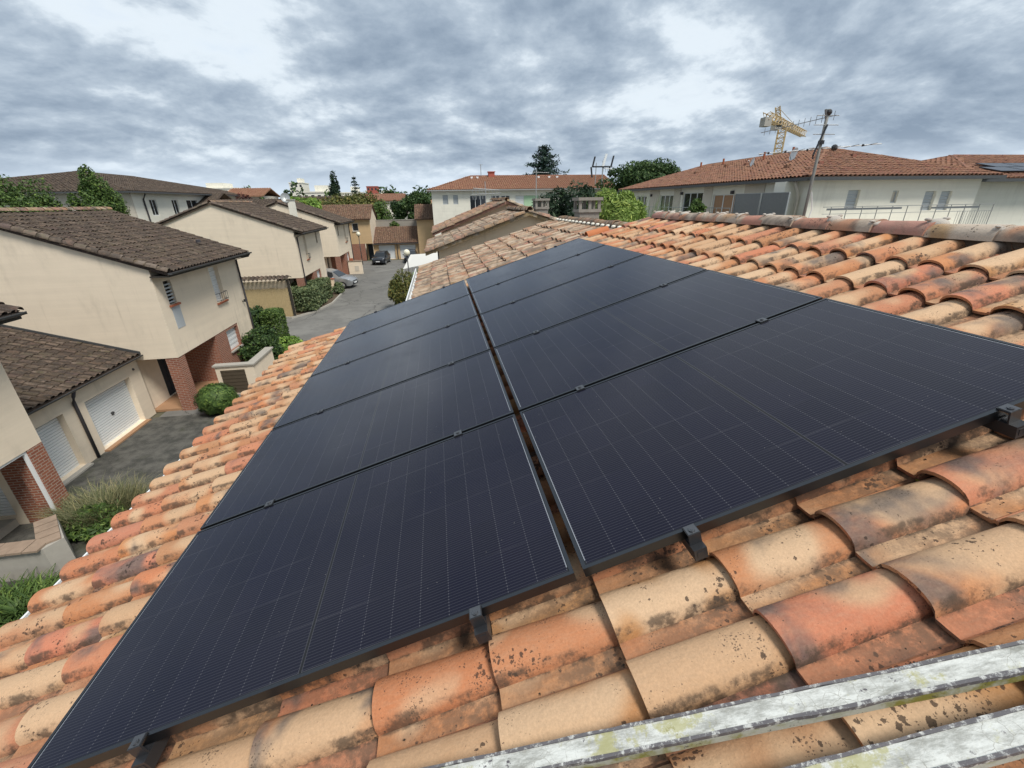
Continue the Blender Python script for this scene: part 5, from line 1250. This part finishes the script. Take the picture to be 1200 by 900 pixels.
# ------------------------------------------------------------------ cars
def car(label, loc, rz, paint, plate=True):
    o = thing('parked_car', label, 'car', loc, rz, 'cars parked in the street')
    # stations along x (front = +x): x, half width at sill, half width at belt, belt z, top half width, top z
    stn = [(-2.02, .60, .70, .80, .58, .92), (-1.93, .74, .82, .93, .60, 1.18), (-1.62, .80, .86, .97, .60, 1.50), (-.9, .82, .88, .96, .62, 1.58), (-.1, .82, .88, .95, .62, 1.57), (.45, .82, .88, .94, .60, 1.44),
           (1.02, .82, .87, .93, .74, 1.02), (1.55, .80, .85, .86, .74, .94), (1.90, .74, .78, .74, .66, .80), (2.06, .60, .62, .62, .54, .66)]
    b = MB(); k = 8
    for x, ws, wb_, zb, wt, zt in stn:
        z0 = .24 if abs(x) < 1.95 else .34
        b.v += [(x, -ws, z0), (x, -wb_, .55), (x, -wb_ * .985, zb), (x, -wt, zt), (x, wt, zt), (x, wb_ * .985, zb), (x, wb_, .55), (x, ws, z0)]
    for i in range(len(stn) - 1):
        for j in range(k): b.f.append((i * k + j, i * k + (j + 1) % k, (i + 1) * k + (j + 1) % k, (i + 1) * k + j))
    b.f.append(tuple(range(k))); b.f.append(tuple((len(stn) - 1) * k + j for j in range(k - 1, -1, -1)))
    local(b, 'body', paint, o, True).data.set_sharp_from_angle(angle=R(34))
    def lerp_side(x, t, s):
        for a, c in zip(stn[:-1], stn[1:]):
            if a[0] <= x <= c[0]:
                f = (x - a[0]) / (c[0] - a[0]); q = [a[i] + (c[i] - a[i]) * f for i in range(6)]
                return (x, s * ((q[2] * .985) * (1 - t) + q[4] * t + .012), q[3] * (1 - t) + q[5] * t)
    for s in (-1, 1):
        g_ = MB()
        for xa, xb in ((-1.55, -.85), (-.78, -.06), (.0, .62)):
            g_.quad(lerp_side(xa, .10, s), lerp_side(xb, .10, s), lerp_side(min(xb, .46) if xb > .5 else xb, .88, s), lerp_side(xa + .08, .88, s))
        local(g_, 'side_window', 'glass_dark', o)
        local(MB().sphere((.62, s * .98, 1.0), .10, 8, 6, .7), 'mirror', paint, o, True)
        hl = MB(); hl.poly([(1.93, s * .52, .66), (1.93, s * .70, .66), (1.74, s * .80, .80), (1.80, s * .62, .83)]); hl.v = [(x + .035, y * 1.02, z + .02) for x, y, z in hl.v]; local(hl, 'headlight', 'headlight', o)
        local(MB().box(-2.035, -1.93, min(s * .62, s * .80), max(s * .62, s * .80), .80, 1.05), 'taillight', 'taillight', o)
        for x in (-1.28, 1.30):
            w_ = MB().tube([(x, s * .66, .31), (x, s * .885, .31)], .31, 20); wo = local(w_, 'wheel', 'tyre', o)
            rm = MB().tube([(x, s * .88, .31), (x, s * .892, .31)], .205, 16); local(rm, 'rim', 'rim', wo)
            rm = MB()
            for q in range(5): a = q * 1.2566; rm.tube([(x, s * .896, .31), (x + math.cos(a) * .18, s * .896, .31 + math.sin(a) * .18)], .022, 4)
            local(rm, 'spoke', 'galvanised', wo)
    local(MB().quad((.50, -.56, 1.425), (.50, .56, 1.425), (1.02, .70, 1.035), (1.02, -.70, 1.035)).quad((.49, -.56, 1.44), (.49, .56, 1.44), (1.03, .70, 1.05), (1.03, -.70, 1.05)), 'windscreen', 'glass_dark', o)
    local(MB().quad((-1.66, .54, 1.475), (-1.66, -.54, 1.475), (-1.95, -.58, 1.15), (-1.95, .58, 1.15)), 'rear_window', 'glass_dark', o)
    local(MB().box(2.03, 2.075, -.5, .5, .36, .50).box(2.0, 2.07, -.36, .36, .60, .66), 'grille', 'tyre', o)
    local(MB().box(2.075, 2.09, -.26, .26, .42, .53), 'number_plate', 'white_plastic', o)
    return o
car('silver hatchback parked nose-out beside the brick pier of the second house', (-9.55, 45.0, gz(45)), R(-14), 'car_silver').scale = (1.18, 1.12, 1.12)
car('dark car facing the camera before the far white garage doors', (-6.55, 61.6, gz(61.6)), R(-97), 'car_dark')
car('dark car before the right far garage door, mostly behind the lamp globe', (-2.6, 62.4, gz(62)), R(-90), 'car_dark')

# ------------------------------------------------------------------ lamps, canopy
def lamp(label, x, y, zt):
    g0 = gz(y); o = thing('street_lamp', label, 'street lamp', (x, y, g0), 0, 'globe street lamps')
    MB().tube([(x, y, g0), (x, y, g0 + .5), (x, y, zt - .32)], [.075, .055, .045], 8).build('post', 'black_metal', o, smooth=True)
    MB().tube([(x, y, zt - .34), (x, y, zt - .24)], [.07, .10], 10).build('collar', 'black_metal', o)
    MB().sphere((x, y, zt), .27, 18, 12).build('globe', 'globe_white', o, smooth=True)
    return o
lamp('globe street lamp in front of the ochre house', -9.0, 61.0, -2.05)
lamp('globe street lamp in front of the white canopy', -1.42, 38.0, -2.32)
cp_ = thing('canopy', 'white canvas canopy on posts beside the stepped houses', 'canopy', (-.2, 41.5, gz(41)))
MB().poly([(-2.05, 40.0, -3.95), (1.35, 40.0, -3.35), (1.45, 43.4, -2.95), (-1.45, 43.4, -3.05)]).poly([(-2.05, 40.0, -3.99), (1.35, 40.0, -3.39), (1.45, 43.4, -2.99), (-1.45, 43.4, -3.09)][::-1]).build('canvas', 'canvas', cp_)
b = MB()
for x, y, z in ((-2.0, 40.05, -4.0), (1.3, 40.05, -3.42), (1.4, 43.3, -3.0), (-1.4, 43.3, -3.1)): b.tube([(x, y, gz(y)), (x, y, z)], .03, 6)
b.build('posts', 'white_paint', cp_)

# ------------------------------------------------------------------ aerials
def yagi(mb, p0, p1, n, el, taper=.6, axis=None, r=.006):
    a, b = Vector(p0), Vector(p1); d_ = (b - a).normalized(); sd = Vector(axis) if axis else d_.cross(Vector((0, 0, 1))).normalized()
    mb.tube([a, b], r * 1.5, 5)
    for i in range(n):
        p = a.lerp(b, (i + .3) / n); l = el * (1 - taper * i / n) / 2; mb.tube([p - sd * l, p + sd * l], r, 4)
    return mb
mx, my = 7.1, 5.55
ms_ = thing('antenna_mast', 'tall grey mast with several television aerials behind the ridge', 'antenna', (mx, my, .35))
MB().tube([(mx, my, .2), (mx, my, 2.70)], .022, 10).build('pole', 'mast_grey', ms_, smooth=True)
for z_ in (.75, 1.05, 2.25): MB().tube([(mx, my, z_), (mx, my, z_ + .05)], .043, 10).build('clamp', 'black_metal', ms_)
yagi(MB(), (mx + .10, my - .05, 2.62), (mx - .72, my + .42, 2.45), 13, .12, .2, (0, 0, 1), .0035).build('uhf_aerial', 'grey_metal', ms_)
b = MB()
for z_, l in ((2.62, .30), (2.50, .34), (2.38, .30), (2.20, .34)): b.tube([(mx - l * .55, my, z_), (mx + l * .6, my - .02, z_)], .0055, 5)
b.tube([(mx, my, 2.55), (mx - .05, my, 2.70)], .016, 6).build('reflector_rods', 'grey_metal', ms_)
MB().sphere((mx + .01, my, 2.66), .045, 8, 6).build('pole_cap', 'black_metal', ms_)
MB().tube([(mx, my - .04, 2.5), (mx - .14, my - .06, 2.10), (mx - .13, my - .06, 2.05)], .014, 5).build('strut', 'black_metal', ms_)
yagi(MB(), (mx - .85, my + .2, 2.14), (mx + .85, my - .2, 2.24), 7, .5, .1, (.35, .9, 0), .004).build('vhf_aerial', 'grey_metal', ms_)
for t in (.08, .22, .40, .62, .85): q = Vector((mx - .85, my + .2, 2.14)).lerp(Vector((mx + .85, my - .2, 2.24)), t); MB().sphere(tuple(q), .018 if t != .62 else .045, 7, 5).build('insulator', 'black_metal', ms_)
MB().tube([(mx + .04, my, 1.6), (mx + .10, my - .02, 1.35), (mx + .05, my - .02, 1.0), (mx + .04, my, .4)], .007, 5).build('cable', 'white_plastic', ms_)
a2 = thing('antenna', 'white and black aerial cluster above the red roof beside the pine', 'antenna', (24.0, 58, 0))
MB().tube([(23.0, 58, -2), (23.0, 58, 6.2)], .07, 6).tube([(22.1, 58, 3.5), (22.1, 58, 6.0)], .05, 6).build('pole', 'galvanised', a2)
b = MB()
for x, z, w_ in ((21.6, 6.1, .45), (24.1, 6.2, .45), (21.6, 4.9, .3), (24.1, 4.9, .3)): b.prism([(x - .1, 57.9, z - .6), (x + .1, 57.9, z - .6), (x + .1 + w_ * .6 * (1 if z > 5.5 else -1), 57.9, z + .6), (x - .1 + w_ * .6 * (1 if z > 5.5 else -1), 57.9, z + .6)], (0, .1, 0))
b.box(21.6, 24.2, 57.9, 58.0, 5.45, 5.62).build('panel_aerial', 'black_metal', a2)
MB().prism([(22.8, 57.8, 5.6), (23.1, 57.8, 5.6), (23.5, 57.8, 7.0), (23.2, 57.8, 7.0)], (0, .15, 0)).build('white_aerial', 'white_paint', a2)
yagi(MB(), (23, 58, 5.4), (25.6, 57.5, 5.0), 9, .9, .3, (0, 0, 1), .03).build('yagi_aerial', 'galvanised', a2)
a3 = thing('antenna', 'small aerial on a thin pole in front of the white block', 'antenna', (6.1, 20.5, 0))
yagi(MB().tube([(5.95, 20.2, .6), (5.95, 20.2, 2.9)], .02, 6), (5.8, 20.2, 2.75), (6.5, 20.1, 2.72), 8, .3, .2, None, .008).build('aerial', 'galvanised', a3)
a4 = thing('antenna', 'tangled aerials above the farthest stepped roof', 'antenna', (3.9, 23.0, 1.3))
b = MB().tube([(3.9, 23, 1.0), (3.9, 23, 2.5)], .02, 6); yagi(b, (3.2, 23, 1.9), (4.7, 22.8, 1.95), 9, .5, .2, (0, 0, 1), .012); yagi(b, (3.3, 23.2, 2.2), (4.6, 23.1, 2.1), 7, .4, .2, None, .012); b.build('aerial', 'galvanised', a4)

# ------------------------------------------------------------------ tower crane behind the right block
cr_ = thing('tower_crane', 'yellow lattice tower crane rising behind the right block', 'crane', (73, 90, -6))
b = MB(); s_ = .75; zt = 16.2
def lattice(mb, p, q, w_, n, r=.055):
    p, q = Vector(p), Vector(q); d_ = (q - p).normalized(); a = d_.orthogonal().normalized() if abs(d_.z) > .9 else d_.cross(Vector((0, 0, 1))).normalized(); c = a.cross(d_)
    cs = [a * w_ + c * w_, -a * w_ + c * w_, -a * w_ - c * w_, a * w_ - c * w_]
    for k in cs: mb.tube([p + k, q + k], r * 1.5, 4)
    for i in range(n):
        A, B = p.lerp(q, i / n), p.lerp(q, (i + 1) / n)
        for k in range(4):
            mb.tube([A + cs[k], B + cs[(k + 1) % 4]], r, 4); mb.tube([A + cs[k], A + cs[(k + 1) % 4]], r, 4)
    return mb
lattice(b, (73, 90, -6), (73, 90, 14.8), .70, 22); b.build('tower', 'crane_yellow', cr_, uv=False)
lattice(MB(), (72.3, 90, 15.6), (90, 104, 15.5), .55, 12).build('jib', 'crane_yellow', cr_, uv=False)
lattice(MB(), (72.3, 90, 15.6), (63.5, 83, 15.6), .6, 5).build('counter_jib', 'crane_yellow', cr_, uv=False)
lattice(MB(), (72.0, 90, 15.2), (70.9, 90, 18.4), .38, 5).build('cat_head', 'crane_yellow', cr_, uv=False)
MB().tube([(70.9, 90, 18.4), (84, 99.2, 16.1)], .05, 5).build('tie_rod', 'crane_yellow', cr_)
MB().box(70.2, 71.6, 88.6, 90, 14.2, 15.9).build('cab', 'greige_wall', cr_); MB().box(70.3, 71.5, 88.55, 88.59, 14.7, 15.7).build('cab_glass', 'glass_dark', cr_)
MB().box(63.2, 64.6, 82.6, 84.0, 13.9, 15.4).build('counterweight', 'concrete', cr_)

# ------------------------------------------------------------------ trees
conifer('conifer', 'large dark conifer behind the long white block', (20.4, 80, -5), 15.4, 9.5, 'leaf_blue', 31, .0, n=36, tufts=170, taper=.85, leaf=.26)
tree('pine_tree', 'broad dark green pine behind the right block', (29, 57, -5), (28.4, 57, 3.7), (5.0, 4.5, 2.5), 24000, .22, 'leaf_dark', 32, clumps=60, trunk=.4)
bush('cedar', 'dark cedar bush behind the narrow stone chimney', (8.7, 25.5, -.6), (2.5, 1.8, 2.75), 20000, .12, 'needle', 33, 'tree', clumps=40, elong=2.6, shell=.15)
bush('cedar', 'smaller dark cedar left of the narrow chimney', (7.1, 24.5, -.6), (.7, .7, 2.0), 2500, .16, 'needle', 34, 'tree', clumps=20, elong=2.6, shell=.4)
bb = grass_clump('bamboo', 'bright green bamboo clump left of the right block', (8.2, 14.6, -2.2), (.95, .7), 900, 4.2, 'leaf_bright', 35, 'bamboo', droop=.35, width=.018, lean=.22)
p_, n_ = clumped((8.2, 14.6, .50), (1.3, .95, 1.6), 20000, 39, 16, .35); leaves('foliage', 'leaf_bamboo', bb, p_, n_, .055, 4.0, 36)
tree('tree', 'dense dark tree at the left edge before the beige block', (-27.6, 36.5, -6), (-27.4, 36.5, .85), (2.6, 2.2, 2.6), 20000, .13, 'leaf_mid', 37, clumps=50, trunk=.25)
tree('tree', 'tall leafy tree in front of the beige block on the left', (-23.4, 38, -6), (-23.4, 38, 1.0), (1.5, 1.4, 2.75), 18000, .12, 'leaf_mid', 38, clumps=44, trunk=.22)
tree('tree', 'pale green low tree beside the beige block balcony', (-22.5, 54, -6), (-22.5, 54, -.6), (2.2, 2, 1.9), 5000, .25, 'leaf_mid', 39, clumps=30)
tree('tree', 'dark red-leaved tree beyond the first house roofs', (-23.2, 62, -6), (-23.0, 62, .8), (2.0, 2, 1.9), 5000, .22, 'leaf_red', 40)
tree('tree', 'dark green tree beside the red-leaved one', (-20.2, 62, -6), (-20.3, 62, .6), (1.4, 1.5, 1.9), 4000, .22, 'leaf_dark', 41)
tree('tree', 'bright green tree behind the third house roof', (-15.0, 61, -6), (-15.2, 61, .95), (2.3, 1.8, 1.7), 6000, .22, 'leaf_bright', 42)
bush('cypress', 'dark columnar cypress on the skyline', (-16.8, 90, .5), (1.1, 1.1, 5.8), 7000, .25, 'needle', 43, 'tree', clumps=60, shell=.5)
conifer('spruce', 'open dark spruce beside the cypress on the skyline', (-14.0, 95, -5), 11.8, 2.9, 'leaf_blue', 44, .02, n=13, tufts=36, first=.35)
tree('tree', 'wide olive-green tree above the ochre house roof', (-12.2, 76, -6), (-12.4, 76, .6), (5.2, 3, 2.6), 12000, .27, 'leaf_olive', 45, clumps=60)
tree('tree', 'mid green tree falling behind the ochre side wall', (-7.4, 74, -6), (-7.6, 74, -1.0), (2.1, 1.6, 3.0), 7000, .22, 'leaf_mid', 46)
tree('tree', 'dark round tree right of the little white house', (-3.4, 78, -6), (-3.4, 78, -.5), (2.6, 2, 2.9), 9000, .24, 'leaf_dark', 47)
tree('tree', 'tall dark tree on the skyline left of the long white block', (-2.2, 98, -6), (-2.2, 98, 1.8), (2.2, 2, 2.0), 5000, .3, 'leaf_dark', 48)
tree('tree', 'small shrub-like tree in front of the grey boundary wall', (-5.0, 70, -6), (-5.0, 70.2, -1.7), (.7, .6, .9), 1500, .15, 'leaf_mid', 49)
tree('potted_tree', 'thin leafy shrub standing on the terrace of the right block', (16.6, 24.3, -.1), (16.6, 24.3, .9), (.5, .6, .6), 900, .12, 'leaf_mid', 50, 'plant', trunk=.03)

# ------------------------------------------------------------------ distant town
def small_house(label, x0, x1, y0, y1, ze, rise, wall, tiles, wins=(), ridge='X', cat='house'):
    g0 = -6; h = thing('house', label, cat, ((x0 + x1) / 2, y0, g0))
    b = MB(); wall_holes(b, 'Y', y0, x0, x1, g0, ze, wins, .2); b.build('front_wall', wall, h); MB().box(x0, x1, y0 + .2, y1, g0, ze - .005).build('wall', wall, h)
    for q in wins: window(h, 'Y', y0, *q, 'glass', .1, 'dark_wood', None, 1)
    if ridge == 'X': r_ = MB().prism([(x1 + .3, y0 - .4, ze), (x1 + .3, (y0 + y1) / 2, ze + rise), (x1 + .3, y1 + .4, ze), (x1 + .3, y1 + .4, ze - .12), (x1 + .3, (y0 + y1) / 2, ze + rise - .12), (x1 + .3, y0 - .4, ze - .12)][::-1], (x0 - x1 - .6, 0, 0))
    else: r_ = MB().prism([(x0 - .4, y0 - .3, ze), ((x0 + x1) / 2, y0 - .3, ze + rise), (x1 + .4, y0 - .3, ze), (x1 + .4, y0 - .3, ze - .12), ((x0 + x1) / 2, y0 - .3, ze + rise - .12), (x0 - .4, y0 - .3, ze - .12)][::-1], (0, y1 - y0 + .6, 0))
    rf = r_.build('roof', tiles, h)
    if ridge == 'X':
        sl = Vector((0, (y1 - y0) / 2 + .4, rise)); tile_field('tile_rows', tiles, rf, (x1 + .3, y0 - .4, ze + .01), sl, grid_sv(0, sl.length, 0, x1 - x0 + .6, .42, .34), TILE_FAR, 'stuff', .008)
    return h
small_house('little white house with a red roof seen between the far trees', -9.6, -5.0, 95, 103, 2.2, 1.3, 'white_wall', 'clay_redbrown', [(-7.6, -6.2, .6, 1.9)])
small_house('red-roofed house left of the little white house', -15, -9.9, 99, 107, 1.9, 1.7, 'cream_wall', 'clay_redbrown')
small_house('low house with pale orange roof on the left skyline', -28.5, -23.5, 72, 79, 2.9, 1.1, 'greige_wall', 'clay_red', [(-27.6, -26.4, 1.6, 2.5), (-25.6, -24.4, 1.6, 2.5)])
small_house('brown-roofed house behind the dish chimney', -24, -17, 56, 63, .8, 1.5, 'cream_wall', 'clay_dark')
small_house('brown roof between the red tree and the dish', -33, -25.5, 60, 68, 1.6, 1.6, 'cream_wall', 'clay_dark')
small_house('long low brown roof under the white skyline blocks', -24, -12, 84, 92, 1.6, 1.4, 'cream_wall', 'clay_dark')
small_house('brown-roofed house beyond the bright green tree', -19, -14.5, 78, 84, .6, 1.6, 'cream_wall', 'clay_brown')
def block(label, x0, x1, y0, y1, zt, wall, rows, cols, cat='building', extra=True):
    h = thing('apartment_block', label, cat, ((x0 + x1) / 2, y0, -6)); z0 = -6
    wn = [(x0 + (x1 - x0) * (i + .25) / cols, x0 + (x1 - x0) * (i + .75) / cols, z0 + (zt - z0) * (j + .3) / rows, z0 + (zt - z0) * (j + .75) / rows) for i in range(cols) for j in range(rows)]
    b = MB(); wall_holes(b, 'Y', y0, x0, x1, z0, zt, wn, .3); b.build('front_wall', wall, h); MB().box(x0, x1, y0 + .3, y1, z0, zt - .01).build('wall', wall, h)
    MB().box(x0 - .2, x1 + .2, y0 - .2, y1 + .2, zt, zt + .35).build('parapet', wall, h)
    for q in wn: MB().box(q[0], q[1], y0 + .15, y0 + .2, q[2], q[3]).build('window', 'glass_dark', h)
    if extra: MB().box(x0 + (x1 - x0) * .55, x0 + (x1 - x0) * .8, y0 + 2, y1 - 2, zt + .35, zt + 2.2).build('roof_hut', wall, h)
    return h
block('cream flat-roofed block with stair huts on the skyline', -43, -33, 160, 172, 5.3, 'white_wall', 4, 5)
block('cream flat-roofed block on the skyline beside the cypress', -32, -24.5, 170, 182, 5.2, 'white_wall', 4, 4)
block('white slab far off on the left skyline', -104, -78, 205, 218, 8.2, 'white_wall', 5, 10, extra=True)
block('pale tower block on the skyline above the dark trees', -66, -60, 235, 246, 11.2, 'white_wall', 7, 3)
block('slim white tower block on the skyline', -54, -49.5, 240, 250, 10.0, 'white_wall', 7, 2, extra=False)
block('red brick tower on the far skyline', -40, -33.5, 300, 310, 11.5, 'tower_red', 6, 3, extra=False)
block('pale low block far behind the spruce', -30, -12, 190, 200, 4.4, 'white_wall', 3, 8)
for i, (x, y, z, r_) in enumerate(((-72, 180, 2.2, 8), (-60, 190, 3.2, 9), (-50, 185, 2.8, 8), (-40, 200, 2.0, 8))): pass
fo = thing('tree_line', None, None, (-30, 180, -6)); fo['kind'] = 'stuff'
pp, nn = [], []
r_ = np.random.default_rng(77)
for i in range(120):
    y = r_.uniform(110, 330); x = r_.uniform(-.62, .12) * y if i % 3 else r_.uniform(-.1, .95) * y
    h_ = r_.uniform(5.5, 9.0) * (1 + .0022 * y); q, n_ = clumped((x, y, -6 + h_ * .55), (h_ * .42, h_ * .42, h_ * .5), 420, 1000 + i, 12); pp.append(q); nn.append(n_)
leaves('distant_foliage', 'leaf_dark', fo, np.concatenate(pp), np.concatenate(nn), .85, 1.4, 78)
dt = MB(); rr = random.Random(9); dr = MB()
for i in range(150):
    y = rr.uniform(105, 420); x = rr.uniform(-.75, .9) * y; w_, d_, h_ = rr.uniform(6, 14), rr.uniform(6, 9), rr.uniform(4.5, 7.2); r2 = rr.uniform(1.2, 2.0)
    dt.box(x, x + w_, y, y + d_, -6, -6 + h_)
    z = -6 + h_; dr.prism([(x + w_ + .4, y - .4, z), (x + w_ + .4, y + d_ / 2, z + r2), (x + w_ + .4, y + d_ + .4, z)][::-1], (-w_ - .8, 0, 0))
dw = thing('distant_town', None, None, (0, 200, -6)); dw['kind'] = 'stuff'
dt.build('walls', 'white_wall', dw, uv=False); dr.build('roofs', 'clay_redbrown', dw, uv=False)
